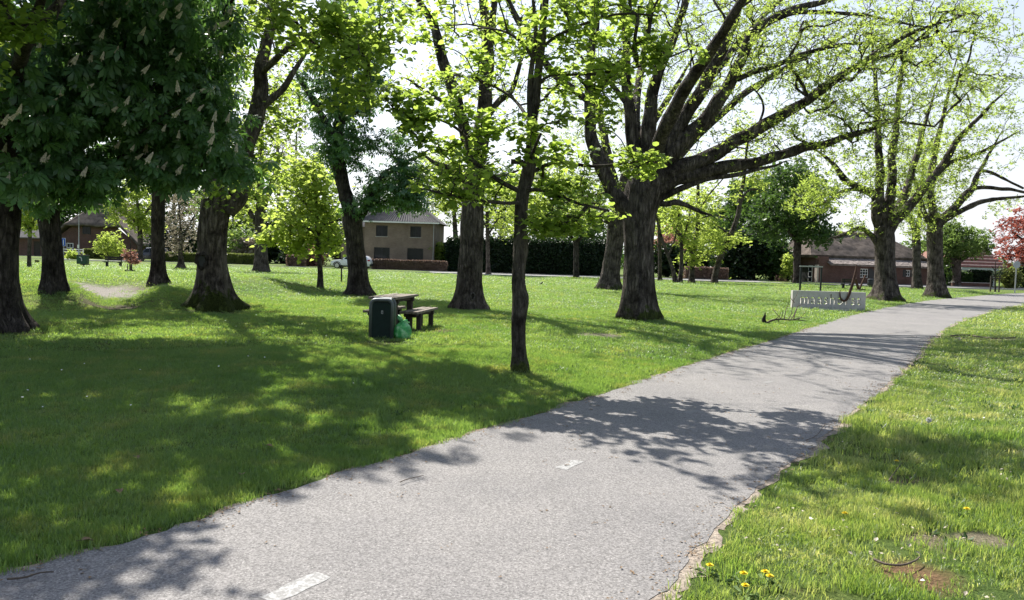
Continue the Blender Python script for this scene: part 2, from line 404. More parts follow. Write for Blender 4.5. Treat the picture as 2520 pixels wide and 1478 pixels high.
def lawnmat():
    m, nt, N, out, L = newmat('lawn_ground'); g = N('ShaderNodeNewGeometry'); P = g.outputs['Position']
    c, f = noise_ramp(N, L, P, .35, [(.30, (.074, .130, .034)), (.5, (.115, .168, .046)), (.70, (.185, .20, .07))], 6)
    c2, f2 = noise_ramp(N, L, P, 26, [(.30, (.45, .5, .45)), (.5, (.95, .95, .9)), (.72, (1.55, 1.45, 1.3))], 8, .75)
    c = mixc(N, L, 1.0, c, c2, 'MULTIPLY')
    c3, f3 = noise_ramp(N, L, P, 1.9, [(.57, (0, 0, 0)), (.70, (.7, .7, .7))], 8, .7)
    c = mixc(N, L, c3, c, (.22, .19, .085))                       # straw-coloured worn grass
    # bare soil, with shade painted in under the bench and at the chute foot; each patch where the photograph has it: x, y, radius, strength, colour
    patches = [(*at(258, 722)[:2], 1.9, 1.0, (.31, .285, .255)), (*at(285, 762)[:2], 1.25, .9, (.085, .068, .048)), (*at(1070, 817)[:2], .85, .85, (.10, .075, .05)),
               (*at(950, 845)[:2], .5, .6, (.10, .08, .05)), (*at(1480, 826)[:2], .75, .8, (.30, .26, .20)), (*at(2240, 1420)[:2], .27, 1.0, (.24, .15, .085)),
               (*at(2290, 1330)[:2], .22, .9, (.26, .21, .15)), (*at(2250, 1192)[:2], .3, .8, (.15, .12, .085)), (*at(2420, 1330)[:2], .2, .8, (.28, .23, .17)),
               (*at(525, 768)[:2], 1.1, .75, (.07, .055, .04)), (*at(2440, 838)[:2], 1.4, .7, (.2, .17, .12)), (*at(388, 702)[:2], .9, .8, (.14, .11, .08)), (*at(20, 822)[:2], .9, .75, (.06, .05, .035))]
    nn = N('ShaderNodeTexNoise', Scale=3.5, Detail=8, Roughness=.7); L(P, nn.inputs['Vector'])
    for x, y, r, s, col in patches:
        v = N('ShaderNodeVectorMath', operation='DISTANCE'); sx = N('ShaderNodeVectorMath', operation='MULTIPLY'); sx.inputs[1].default_value = (1, 1, 0)
        L(P, sx.inputs[0]); L(sx.outputs[0], v.inputs[0]); v.inputs[1].default_value = (x, y, 0)
        d = N('ShaderNodeMath', operation='DIVIDE'); L(v.outputs['Value'], d.inputs[0]); d.inputs[1].default_value = r
        a = N('ShaderNodeMath', operation='ADD'); L(d.outputs[0], a.inputs[0]); L(nn.outputs['Fac'], a.inputs[1])
        q = N('ShaderNodeMapRange'); q.inputs[1].default_value = 1.6; q.inputs[2].default_value = .95; q.inputs[3].default_value = 0; q.inputs[4].default_value = s
        L(a.outputs[0], q.inputs[0])
        sc, _ = noise_ramp(N, L, P, 45, [(.3, tuple(k*.55 for k in col)), (.7, tuple(k*1.35 for k in col))], 6)
        c = mixc(N, L, q.outputs[0], c, sc)
    p = N('ShaderNodeBsdfPrincipled', Roughness=.95); p.inputs['Specular IOR Level'].default_value = .08
    L(c, p.inputs['Base Color'])
    n4 = N('ShaderNodeTexNoise', Scale=38, Detail=8, Roughness=.75); L(P, n4.inputs['Vector'])
    b = N('ShaderNodeBump', Strength=.9, Distance=.05); L(n4.outputs['Fac'], b.inputs['Height']); L(b.outputs[0], p.inputs['Normal'])
    L(p.outputs[0], out.inputs['Surface']); return m
def grassmat(name, dark, light, dry, trans, drypos=.62):
    m, nt, N, out, L = newmat(name); g = N('ShaderNodeNewGeometry'); P = g.outputs['Position']
    oi = N('ShaderNodeObjectInfo'); a = N('ShaderNodeAttribute', attribute_name='lv')
    c = mixc(N, L, a.outputs['Fac'], dark, light)
    c1, _ = noise_ramp(N, L, P, .5, [(.35, (.78, .85, .75)), (.65, (1.25, 1.12, 1.2))], 5)
    c = mixc(N, L, 1.0, c, c1, 'MULTIPLY')
    c3, f3 = noise_ramp(N, L, P, 1.5, [(drypos-.1, (0, 0, 0)), (drypos+.12, (.75, .75, .75))], 7, .7)
    mu = N('ShaderNodeMath', operation='MULTIPLY'); L(c3, mu.inputs[0]); L(oi.outputs['Random'], mu.inputs[1])
    c = mixc(N, L, mu.outputs[0], c, dry)
    d = N('ShaderNodeBsdfDiffuse'); L(c, d.inputs['Color'])
    tcol = mixc(N, L, 1.0, c, trans, 'MULTIPLY')
    t = N('ShaderNodeBsdfTranslucent'); L(tcol, t.inputs['Color'])
    gl = N('ShaderNodeBsdfGlossy', Roughness=.45); gl.inputs['Color'].default_value = (.9, .95, .9, 1)
    ms = N('ShaderNodeMixShader'); ms.inputs[0].default_value = .55; L(d.outputs[0], ms.inputs[1]); L(t.outputs[0], ms.inputs[2])
    m2 = N('ShaderNodeMixShader'); m2.inputs[0].default_value = .06; L(ms.outputs[0], m2.inputs[1]); L(gl.outputs[0], m2.inputs[2])
    L(m2.outputs[0], out.inputs['Surface']); return m
def asphaltmat(name, lo, hi, fine=160, spot=(.62, .60, .58)):
    m, nt, N, out, L = newmat(name); g = N('ShaderNodeNewGeometry'); P = g.outputs['Position']
    c, f = noise_ramp(N, L, P, fine, [(.32, lo), (.5, tuple((a+b)/2 for a, b in zip(lo, hi))), (.66, hi)], 4, .75)
    v = N('ShaderNodeTexVoronoi', Scale=fine*.55); L(P, v.inputs['Vector'])
    r = N('ShaderNodeValToRGB'); r.color_ramp.elements[0].position = .05; r.color_ramp.elements[0].color = (1, 1, 1, 1); r.color_ramp.elements[1].position = .22; r.color_ramp.elements[1].color = (0, 0, 0, 1)
    L(v.outputs['Distance'], r.inputs['Fac'])
    sv = N('ShaderNodeSeparateColor'); L(v.outputs['Color'], sv.inputs[0])
    mu = N('ShaderNodeMath', operation='MULTIPLY'); L(r.outputs['Color'], mu.inputs[0]); L(sv.outputs[0], mu.inputs[1])
    c = mixc(N, L, mu.outputs[0], c, spot)
    c2, _ = noise_ramp(N, L, P, .8, [(.3, (.82, .82, .83)), (.7, (1.10, 1.09, 1.07))], 8, .68)
    c = mixc(N, L, 1.0, c, c2, 'MULTIPLY')
    c5, _ = noise_ramp(N, L, P, 4.5, [(.60, (1, 1, 1)), (.74, (.74, .72, .70))], 8, .75)
    c = mixc(N, L, 1.0, c, c5, 'MULTIPLY')
    p = N('ShaderNodeBsdfPrincipled', Roughness=.85); p.inputs['Specular IOR Level'].default_value = .3
    L(c, p.inputs['Base Color'])
    b = N('ShaderNodeBump', Strength=.55, Distance=.006); L(f, b.inputs['Height']); L(b.outputs[0], p.inputs['Normal'])
    L(p.outputs[0], out.inputs['Surface']); return m
def paintmat(th=.44):
    m, nt, N, out, L = newmat('worn_white_marking'); g = N('ShaderNodeNewGeometry'); P = g.outputs['Position']
    c, f = noise_ramp(N, L, P, 45, [(th, (.20, .195, .19)), (th+.16, (.36, .36, .355))], 6, .7)
    p = N('ShaderNodeBsdfPrincipled', Roughness=.8); L(c, p.inputs['Base Color']); L(p.outputs[0], out.inputs['Surface']); return m
def bagmat():
    m, nt, N, out, L = newmat('green_plastic_film'); t = N('ShaderNodeTexCoord')
    c, f = noise_ramp(N, L, t.outputs['Object'], 9, [(.35, (.05, .30, .10)), (.5, (.13, .52, .20)), (.62, (.48, .74, .50))], 5)
    p = N('ShaderNodeBsdfPrincipled', Roughness=.28); L(c, p.inputs['Base Color'])
    n = N('ShaderNodeTexNoise', Scale=16, Detail=4); L(t.outputs['Object'], n.inputs['Vector'])
    b = N('ShaderNodeBump', Strength=.8, Distance=.03); L(n.outputs['Fac'], b.inputs['Height']); L(b.outputs[0], p.inputs['Normal'])
    tr = N('ShaderNodeBsdfTranslucent'); L(c, tr.inputs['Color'])
    ms = N('ShaderNodeMixShader'); ms.inputs[0].default_value = .35; L(p.outputs[0], ms.inputs[1]); L(tr.outputs[0], ms.inputs[2]); L(ms.outputs[0], out.inputs['Surface']); return m

# ------------------------------------------------------------------ tree builder
def tubes_np(lines):
    """lines: list of (pts (n,3), radii (n,), sides) -> V, F (quads)"""
    VV = []; FF = []; base = 0
    for pts, rad, k in lines:
        pts = np.asarray(pts, float); n = len(pts)
        t = np.empty_like(pts); t[1:-1] = pts[2:]-pts[:-2]; t[0] = pts[1]-pts[0]; t[-1] = pts[-1]-pts[-2]
        t /= (np.linalg.norm(t, axis=1, keepdims=True)+1e-9)
        ref = np.zeros(3); ref[int(np.argmin(np.abs(pts[-1]-pts[0])))] = 1.0
        a = ref-t*(t@ref)[:, None]; a /= (np.linalg.norm(a, axis=1, keepdims=True)+1e-9); b = np.cross(t, a)
        w = np.arange(k)*2*PI/k
        ring = (a[:, None, :]*np.cos(w)[None, :, None]+b[:, None, :]*np.sin(w)[None, :, None])*np.asarray(rad, float)[:, None, None]+pts[:, None, :]
        VV.append(ring.reshape(-1, 3))
        i = np.arange(n-1)[:, None]*k+base; j = np.arange(k)[None, :]; j2 = (j+1) % k
        FF.append(np.stack([i+j, i+j2, i+k+j2, i+k+j], -1).reshape(-1, 4)); base += n*k
    return np.vstack(VV), np.vstack(FF)

def leaf_templates():
    T = {}
    def fan(bound, mid):
        v = [mid]+bound; n = len(bound)
        return np.array(v, float), np.array([(0, 1+i, 1+(i+1) % n) for i in range(n)])
    T['linden'] = fan([(0, 0, .0), (-.26, -.02, .05), (-.48, .28, .10), (-.40, .66, .05), (0, 1.08, -.16), (.40, .66, .05), (.48, .28, .10), (.26, -.02, .05)], (0, .42, -.03))
    T['simple'] = (np.array([(0, 0, 0), (-.33, .5, .09), (0, 1.05, -.08), (.33, .5, .09)], float), np.array([(0, 2, 1), (0, 3, 2)]))
    def palm(angs, full):
        V = []; F = []
        for a, l in angs:
            a = math.radians(a); n = len(V); d = (math.sin(a), math.cos(a)); q = (d[1], -d[0])
            def P(u, w, z): return (d[0]*u*l+q[0]*w*l, d[1]*u*l+q[1]*w*l, z*l)
            if full:
                V += [P(.03, 0, 0), P(.38, -.10, .0), P(.70, -.20, -.15), P(1.0, 0, -.42), P(.70, .20, -.15), P(.38, .10, .0)]
                F += [(n, n+5, n+1), (n+1, n+5, n+4), (n+1, n+4, n+2), (n+2, n+4, n+3)]
            else:
                V += [P(.03, 0, 0), P(.66, -.2, -.13), P(1.0, 0, -.4), P(.66, .2, -.13)]
                F += [(n, n+3, n+1), (n+1, n+3, n+2)]
        return np.array(V, float), np.array(F)
    A = [(-125, .55), (-82, .78), (-40, .95), (0, 1.05), (40, .95), (82, .78), (125, .55)]
    T['palmate'] = palm(A, True); T['palm_far'] = palm([(-100, .7), (-50, .9), (0, 1.05), (50, .9), (100, .7)], False)
    V = []; F = []
    rs = random.Random(3)
    for i in range(6):                                        # rosette of small new leaves
        y = 2*PI*i/6+rs.uniform(-.4, .4); p = rs.uniform(-.9, .5); l = rs.uniform(.6, 1.0)
        d = Vector((math.cos(y)*math.cos(p), math.sin(y)*math.cos(p), math.sin(p))); q = d.cross(Vector((0, 0, 1))).normalized()
        if i % 2: q = (q+d.cross(q)*.8).normalized()
        n = len(V); V += [d*.05, d*.55*l-q*.17*l, d*l, d*.55*l+q*.17*l]; F += [(n, n+3, n+1), (n+1, n+3, n+2)]
    T['rosette'] = (np.array([v[:] for v in V], float), np.array(F))
    V = []; F = []
    for i in range(5):
        y = 2*PI*i/5+rs.uniform(-.5, .5); d = Vector((math.cos(y), math.sin(y), rs.uniform(-.5, .35))).normalized(); q = Vector((rs.gauss(0, 1), rs.gauss(0, 1), rs.gauss(0, 1))).cross(d).normalized()
        n = len(V); o = Vector((rs.uniform(-.5, .5), rs.uniform(-.5, .5), rs.uniform(-.4, .4)))
        V += [o, o+d*.5-q*.26, o+d, o+d*.5+q*.26]; F += [(n, n+3, n+1), (n+1, n+3, n+2)]
    T['clump'] = (np.array([v[:] for v in V], float), np.array(F))
    return T
LT = leaf_templates()

def rand_frames(n, rng, up=.6, droop=.25):
    """random leaf frames: y = leaf axis, z = leaf normal (leaning upwards)"""
    z = rng.normal(size=(n, 3)); z /= np.linalg.norm(z, axis=1, keepdims=True); z[:, 2] = np.abs(z[:, 2])*(1 if up > 0 else 1); z = z*(1-up)+np.array([0, 0, up]); z /= np.linalg.norm(z, axis=1, keepdims=True)
    y = rng.normal(size=(n, 3)); y[:, 2] -= droop*2; y -= z*np.sum(y*z, 1, keepdims=True); y /= np.linalg.norm(y, axis=1, keepdims=True)
    x = np.cross(y, z); return np.stack([x, y, z], 2)
def place(tmpl, pos, fr, sc):
    T, F = tmpl; n = len(pos)
    V = np.einsum('nij,tj->nti', fr, T)*sc[:, None, None]+pos[:, None, :]
    Fa = F[None, :, :]+(np.arange(n)*len(T))[:, None, None]
    return V.reshape(-1, 3), Fa.reshape(-1, F.shape[1])

LEAFMESH = {}
def leaf_mesh(kind, mat, i):
    k = (kind, mat.name, i)
    if k not in LEAFMESH:
        V, F = LT[kind]; V = V.copy(); V[:, 2] += (V[:, 1]**2)*(-.12*i)+np.abs(V[:, 0])*.18*(i-1)
        LEAFMESH[k] = mesh_np('leaf', V, F, mat, True, np.full(len(V), .15+.3*i))
    return LEAFMESH[k]

def trunk_np(pts, rad, k, flare, seed, lobes=5, rough=.06, step=.10):
    """lofted trunk: roots flare out in lobes, the surface is uneven"""
    P = np.array([v[:] for v in catmull(pts, 8)]); Rr = np.interp(np.linspace(0, len(rad)-1, len(P)), np.arange(len(rad)), rad)
    s = np.r_[0, np.cumsum(np.linalg.norm(np.diff(P, axis=0), axis=1))]; n = max(6, min(90, int(s[-1]/step)))
    u = np.unique(np.r_[np.linspace(0, min(.9, s[-1]), 12), np.linspace(0, s[-1], n)])
    P = np.stack([np.interp(u, s, P[:, i]) for i in range(3)], 1); Rr = np.interp(u, s, Rr)
    w = np.arange(k)*2*PI/k; rs = np.random.default_rng(seed); ph = rs.uniform(0, 6.28, 4)
    z = u[:, None]; fl = np.exp(-z/(flare[1])) * flare[0]
    lob = .5+.5*np.cos(lobes*w+ph[0]+.7*np.sin(2*w+ph[1])); lob2 = .5+.5*np.cos((lobes+3)*w+ph[2])
    r = Rr[:, None]*(1+fl*(.45+.75*lob[None, :]**1.6+.25*lob2[None, :])+.05*np.exp(-z/1.8)*(lob[None, :]-.5)*2)
    nz = vnoise(np.stack([np.cos(w)[None, :]*Rr[:, None]*6+0*z, np.sin(w)[None, :]*Rr[:, None]*6+0*z, z*1.5+seed+0*w[None, :]], -1).reshape(-1, 3), seed).reshape(r.shape)
    nz2 = vnoise(np.stack([np.cos(w)[None, :]*9+0*z, np.sin(w)[None, :]*9+0*z, z*3.2+0*w[None, :]], -1).reshape(-1, 3), seed+5).reshape(r.shape)
    r = r*(1+rough*2.4*(nz-.5)+rough*1.2*(nz2-.5))
    V = np.stack([P[:, 0:1]+r*np.cos(w), P[:, 1:2]+r*np.sin(w), P[:, 2:3]+0*r], -1)
    V[0, :, 2] -= .25
    n = len(P); i = np.arange(n-1)[:, None]*k; j = np.arange(k)[None, :]; j2 = (j+1) % k
    F = np.stack([i+j, i+j2, i+k+j2, i+k+j], -1).reshape(-1, 4)
    return V.reshape(-1, 3), F, P, Rr

NTRI = [0]
def tree(name, label, cat, base, trunk, limbs, crown, leaf, bark='bark', seed=1, group=None, flare=(.55, .28), lobes=5,
         limb_parts=False, leaf_parts=0, spikes=0, k=20, up=.5, droop=.25, twig=1.0, Y=None, rough=.06, limb_wiggle=.35, bank=0, reach=3.4, gap=.42):
    """trunk: [(px,py,rpx)] from base up; limbs: [[(px,py,rpx,dy)]]; crown: [(cx,cy,rx,ry,depth,dy,n)] in picture units at the tree's distance;
    leaf: (template, material, per tip, size, spread)"""
    rng = np.random.default_rng(seed*77+5)
    B = at(*base) if Y is None else atY(base[0], base[1], Y)
    if Y is not None: B.z = gz(B.x, B.y)
    D = B.y; mpp = D/FPX
    def w2(p):
        q = atY(p[0], p[1], D+(p[3] if len(p) > 3 else 0)); return q-B
    root = thing(name, label, cat, B, 0, group)
    tp = [Vector((0, 0, 0))]+[w2((p[0], p[1])) for p in trunk[1:]]
    V, F, P, Rr = trunk_np(tp, [p[2]*mpp for p in trunk], k, flare, seed, lobes, rough)
    link('trunk', mesh_np('trunk', V, F, MT[bark]), root); NTRI[0] += 2*len(F)
    nodes = [P]; rads = [Rr]; lines = []
    for li, lb in enumerate(limbs):
        pts = [w2(p) for p in lb]; lb = list(lb)
        if lb[-1][2] > 2.6 and len(leaf) and seed not in (9,) or lb[-1][2] > 9:      # run the limb out to a thin end
            dv = pts[-1]-pts[-2]; pts += [pts[-1]+dv*.55+Vector((0, 0, .04)), pts[-1]+dv*1.0]; lb += [(0, 0, lb[-1][2]*.55), (0, 0, lb[-1][2]*.12)]
        cr = np.array([v[:] for v in catmull(pts, 7)]); rr = np.interp(np.linspace(0, len(lb)-1, len(cr)), np.arange(len(lb)), [p[2]*mpp for p in lb])
        dens = np.linalg.norm(cr[-1]-cr[0])
        wv = np.stack([vnoise(cr*1.6+9*li, 20+q)-.5 for q in range(3)], 1)*limb_wiggle*np.minimum(1, np.linspace(0, 3, len(cr)))[:, None]*np.clip(rr[:, None]*2.2, .05, .35)
        cr = cr+wv; rr = rr*(1+.22*(vnoise(cr*3.1, 31)-.5))
        kk = 12 if rr.max() > .1 else (8 if rr.max() > .04 else 5)
        lines.append((cr, rr, kk)); nodes.append(cr); rads.append(rr)
    if limb_parts:
        for ln in lines:
            V, F = tubes_np([ln]); link('limb', mesh_np('limb', V, F, MT[bark]), root); NTRI[0] += 2*len(F)
        lines = []
    # ---- twigs: each tip of the crown is joined to the nearest wood
    NP = np.vstack(nodes); NR = np.concatenate(rads); n0 = len(NP)
    lowcut = P[-1][2]*.55
    tips = []
    for (cx, cy, rx, ry, dep, dy, n) in crown:
        c = np.array(w2((cx, cy, 0, dy))[:]); q = rng.normal(size=(n*5, 3)); q /= np.linalg.norm(q, axis=1, keepdims=True)
        q *= rng.uniform(.12, 1, size=(len(q), 1))**.5
        a = c+q*np.array([rx*mpp, dep, ry*mpp])
        g = vnoise(a/(max(.5, .28*min(rx, ry)*mpp)), seed+9)
        a = a[g > gap][:n]; tips.append(a)
    tips = np.vstack(tips) if tips else np.zeros((0, 3))
    tips = tips[tips[:, 2] > .35]
    N = len(tips); cap = n0+N*5+10
    PP = np.zeros((cap, 3)); PP[:n0] = NP; PD = np.zeros((cap, 3)); RB = np.zeros(cap); RB[:n0] = NR; par = np.full(cap, -1); cnt = np.zeros(cap); m = n0
    ok0 = np.ones(cap, bool); ok0[:len(P)] = P[:, 2] > lowcut
    d0 = np.array([np.min(np.sum((NP-t)**2, 1)) for t in tips]) if N else []
    br = []; tipdir = np.zeros((N, 3)); tseg = []
    for ti in np.argsort(d0):
        A = tips[ti]; dv = PP[:m]-A; d = np.sqrt(np.sum(dv*dv, 1)); cost = d+np.where(ok0[:m], 0, 50)+np.where(dv[:, 2] > 0, .5*dv[:, 2], 0)+np.where(np.arange(m) >= n0, .12*d+.05, 0)+.55*(d+np.sum(PD[:m]*dv, 1))*(np.arange(m) >= n0)
        i = int(np.argmin(cost)); S = PP[i]; L = d[i]
        ns = 4 if L > 1.2 else 3
        t = np.linspace(0, 1, ns+1)[:, None]
        mid = (S+A)/2+np.array([0, 0, .14*L])+rng.normal(size=3)*.07*L
        pts = (1-t)**2*S+2*t*(1-t)*mid+t*t*A
        pts[1:-1] += rng.normal(size=(ns-1, 3))*.02*L
        idx = [i]
        for q in range(1, ns+1):
            PP[m] = pts[q]; par[m] = idx[-1]; PD[m] = (pts[q]-pts[q-1])/(np.linalg.norm(pts[q]-pts[q-1])+1e-6); idx.append(m); m += 1
        br.append(idx); tipdir[ti] = pts[-1]-pts[-2]; tseg.append((ti, pts))
    for idx in br:
        j = idx[-1]
        while j >= n0:
            cnt[j] += 1; j = par[j]
    for idx in br:
        rr = [max(.0045, .0055*twig*cnt[j]**.48)*(1+.0*D) for j in idx[1:]]
        r0 = rr[0]*1.15
        if idx[0] < n0: r0 = min(r0*1.3, RB[idx[0]]*.9+.004)
        rr = [r0]+rr
        mx_ = max(rr); kk = 8 if mx_ > .07 else (5 if mx_ > .025 else 3)
        lines.append((PP[idx], rr, kk))
    if lines:
        V, F = tubes_np(lines); link('branches', mesh_np('branches', V, F, MT[bark]), root); NTRI[0] += 2*len(F)
    # ---- foliage
    if N:
        kind, mname, per, size, spread = leaf
        tt = rng.uniform(.45, 1.10, size=(N, per)); base_ = np.zeros((N, per, 3))
        for ti, pts in tseg:
            u = np.clip(tt[ti], 0, 1)*(len(pts)-1); i = np.minimum(u.astype(int), len(pts)-2); f = (u-i)[:, None]
            base_[ti] = pts[i]*(1-f)+pts[i+1]*f
        pos = (base_+rng.normal(size=base_.shape)*spread*np.array([1, 1, .7])).reshape(-1, 3)
        pos = pos[pos[:, 2] > .15]
        fr = rand_frames(len(pos), rng, up, droop); sc = size*rng.uniform(.6, 1.2, len(pos))
        lv = np.clip(.5*rng.uniform(0, 1, len(pos))+.5*vnoise(pos*.9, seed+40), 0, 1)
        keep = np.ones(len(pos), bool)
        if leaf_parts:
            x, y, dd = proj(pos+np.array(B[:])); inn = (x > 5) & (x < 2515) & (y > 5) & (dd > 1)
            o = np.argsort(np.where(inn, dd-1.2*sc/size, 1e6))[:leaf_parts]
            for q in o:
                if not inn[q]: continue
                lo = link('leaf', leaf_mesh(kind, MT[mname], int(lv[q]*2.99)), root)
                Mx = Matrix(fr[q].tolist()).to_4x4() @ Matrix.Scale(float(sc[q]), 4); Mx.translation = pos[q]
                lo.matrix_local = Mx; keep[q] = False
        pos, fr, sc, lv = pos[keep], fr[keep], sc[keep], lv[keep]
        V, F = place(LT[kind], pos, fr, sc); NTRI[0] += len(F)
        cr = link('crown', mesh_np('crown', V, F, MT[mname], True, np.repeat(lv, len(LT[kind][0]))), root); cr['kind'] = 'stuff'
        if spikes:
            wp = tips+np.array(B[:]); x, y, dd = proj(wp); inn = (x > 8) & (x < 700) & (y > 5) & (y < 620); cells = {}
            for q in np.where(inn)[0]:
                c_ = (int(x[q]//38), int(y[q]//36))
                if c_ not in cells or dd[q] < dd[cells[c_]]: cells[c_] = q
            o = list(cells.values()); rng.shuffle(o); got = []
            for q in o[:spikes]:
                got.append(q)
                so_ = link('flower_spike', SPIKE, root)
                e = Matrix.Rotation(rng.uniform(.0, .9), 4, 'Y') @ Matrix.Rotation(rng.uniform(-.5, .3), 4, 'X')
                so_.matrix_local = Matrix.Translation(Vector(tips[q])+Vector((rng.normal()*.05, -.5, .04))) @ e @ Matrix.Rotation(rng.uniform(0, 6), 4, 'Z') @ Matrix.Scale(float(rng.uniform(.5, .8)), 4)
    return root

def spike_mesh():
    rs = random.Random(5); V = []; F = []
    for i in range(70):
        t = (i+.5)/70; z = .03+.24*t; r = .042*(1-t)**.8+.005; w = i*2.4
        c = Vector((math.cos(w)*r, math.sin(w)*r, z)); s = .0165*(1-.5*t)*rs.uniform(.75, 1.5); n = len(V)
        V += [c+Vector(d)*s for d in ((1, 0, 0), (0, 1, 0), (-1, 0, 0), (0, -1, 0), (0, 0, 1.1), (0, 0, -1))]
        F += [(n, n+1, n+4), (n+1, n+2, n+4), (n+2, n+3, n+4), (n+3, n, n+4), (n+1, n, n+5), (n+2, n+1, n+5), (n+3, n+2, n+5), (n, n+3, n+5)]
    n = len(V); V += [Vector((-.006, 0, -.05)), Vector((.006, 0, -.05)), Vector((0, .006, -.05)), Vector((0, 0, .26))]; F += [(n, n+1, n+3), (n+1, n+2, n+3), (n+2, n, n+3)]
    return mesh_np('flower_spike', [v[:] for v in V], F, MT['blossom'], False)
SPIKE = spike_mesh()

def shrub(name, label, px, py, w, h, mat, n=260, size=.2, per=7, seed=1, cat='shrub', depth=None, kind='clump', Y=None, group=None, bark='bark_dark', flat=False):
    """bush: several stems from the ground, leaves through its whole volume; px,py is the foot, w,h its size in the picture"""
    B = at(px, py) if Y is None else atY(px, py, Y)
    B.z = gz(B.x, B.y); mpp = B.y/FPX; rng = np.random.default_rng(seed*13+1)
    W2, H = w*mpp/2, h*mpp; D2 = depth or W2*.8
    root = thing(name, label, cat, B, 0, group)
    q = rng.normal(size=(n*3, 3)); q /= np.linalg.norm(q, axis=1, keepdims=True); q *= rng.uniform(.2, 1, size=(len(q), 1))**.5
    a = np.array([0, 0, H*.54])+q*np.array([W2, D2, H*.5]); g = vnoise(a/max(.35, .3*min(W2, H)), seed); a = a[(g > .36) & (a[:, 2] > .08)][:n]
    st = []
    for i in range(min(26, n)):
        e = a[rng.integers(len(a))]; s = np.array([rng.normal()*.12*W2, rng.normal()*.1*D2, -.05]); mid = (s+e)/2+np.array([0, 0, .15*H])
        t = np.linspace(0, 1, 5)[:, None]; st.append(((1-t)**2*s+2*t*(1-t)*mid+t*t*e, np.linspace(.012+.006*H, .006, 5), 4))
    V, F = tubes_np(st); link('stems', mesh_np('stems', V, F, MT[bark]), root); NTRI[0] += 2*len(F)
    pos = np.repeat(a, per, 0)+rng.normal(size=(len(a)*per, 3))*size*1.1; pos[:, 2] = np.maximum(pos[:, 2], .04)
    fr = rand_frames(len(pos), rng, .35, .1); sc = size*rng.uniform(.6, 1.25, len(pos)); lv = np.clip(.5*rng.uniform(0, 1, len(pos))+.5*vnoise(pos*1.1, seed+4), 0, 1)
    V, F = place(LT[kind], pos, fr, sc); NTRI[0] += len(F)
    o = link('foliage', mesh_np('foliage', V, F, MT[mat], True, np.repeat(lv, len(LT[kind][0]))), root); o['kind'] = 'stuff'
    return root

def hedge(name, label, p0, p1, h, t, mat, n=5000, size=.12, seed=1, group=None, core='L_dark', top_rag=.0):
    """clipped hedge between two ground points: twigs inside, leaves thick on its faces"""
    p0, p1 = Vector(p0), Vector(p1); d = p1-p0; L = d.to_2d().length; rz = math.atan2(d.y, d.x); rng = np.random.default_rng(seed+300)
    root = thing(name, label, 'hedge', (p0.x, p0.y, min(p0.z, p1.z)), rz, group)
    u = rng.uniform(0, L, n); side = rng.integers(0, 10, n)
    y = np.where(side < 5, -t/2+rng.exponential(.05, n), np.where(side < 7, t/2-rng.exponential(.05, n), rng.uniform(-t/2, t/2, n)))
    z = np.where(side >= 7, h-rng.exponential(.05, n)+rng.exponential(top_rag+.001, n), h*rng.uniform(.02, 1, n))
    bulge = (vnoise(np.c_[u*.9, y*0, z*.9], seed)-.5)*.22; y = y+np.sign(y)*bulge; z = z*(1+.06*(vnoise(np.c_[u*.5, y*0, y*0], seed+2)-.5))
    pos = np.c_[u, y, z]
    fr = rand_frames(n, rng, .25, 0); sc = size*rng.uniform(.6, 1.3, n); lv = np.clip(.55*rng.uniform(0, 1, n)+.45*vnoise(pos*1.3, seed+4), 0, 1)
    V, F = place(LT['clump'], pos, fr, sc); NTRI[0] += len(F)
    o = link('foliage', mesh_np('foliage', V, F, MT[mat], True, np.repeat(lv, len(LT['clump'][0]))), root); o['kind'] = 'stuff'
    # inner mass of bigger leaves, dark by default, so one does not look straight through
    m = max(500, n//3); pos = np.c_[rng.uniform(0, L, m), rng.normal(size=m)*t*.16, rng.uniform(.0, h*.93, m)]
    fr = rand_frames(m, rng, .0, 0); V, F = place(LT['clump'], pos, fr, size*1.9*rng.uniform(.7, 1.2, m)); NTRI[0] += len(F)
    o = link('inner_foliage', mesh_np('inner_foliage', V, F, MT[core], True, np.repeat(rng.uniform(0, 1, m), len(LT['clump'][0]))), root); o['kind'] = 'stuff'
    st = []
    for i in range(int(L*2.2)):
        x = L*(i+.5+rng.uniform(-.3, .3))/int(L*2.2); st.append((np.array([(x, 0, -.05), (x+rng.normal()*.05, rng.normal()*.05, h*.5), (x+rng.normal()*.1, rng.normal()*.1, h*.92)]), [.022, .016, .006], 4))
    V, F = tubes_np(st); link('stems', mesh_np('stems', V, F, MT['bark_dark']), root); NTRI[0] += 2*len(F)
    return root

# ------------------------------------------------------------------ the setting: ground, path, street, grass
for px, py, mr, mh in ((1568, 783, 1.7, .13), (525, 760, 1.5, .12), (1152, 760, 1.3, .10), (885, 727, 1.4, .08), (1280, 913, .8, .05), (1495, 714, 2.4, .16), (20, 815, 1.4, .08)):
    x, y = _flat(px, py); MOUNDS.append((x, y+.2, mr, mh))

th = np.concatenate([np.linspace(-56, 56, 301), np.linspace(56, 304, 64)[1:-1]])*PI/180
rr = np.concatenate([[.05, .5, 1.0], np.geomspace(1.5, 120, 165), np.geomspace(140, 5000, 14)])
TH, RR = np.meshgrid(th, rr); X = RR*np.sin(TH); Yg = RR*np.cos(TH); Z = ground(X, Yg)
n = len(th); i = np.arange(len(rr)-1)[:, None]*n; j = np.arange(n)[None, :]; j2 = (j+1) % n
Fg = np.stack([i+j, i+j2, i+n+j2, i+n+j], -1).reshape(-1, 4)[:, ::-1]
g = link('ground', mesh_np('ground', np.stack([X, Yg, Z], -1).reshape(-1, 3), Fg, lawnmat())); g['kind'] = 'structure'

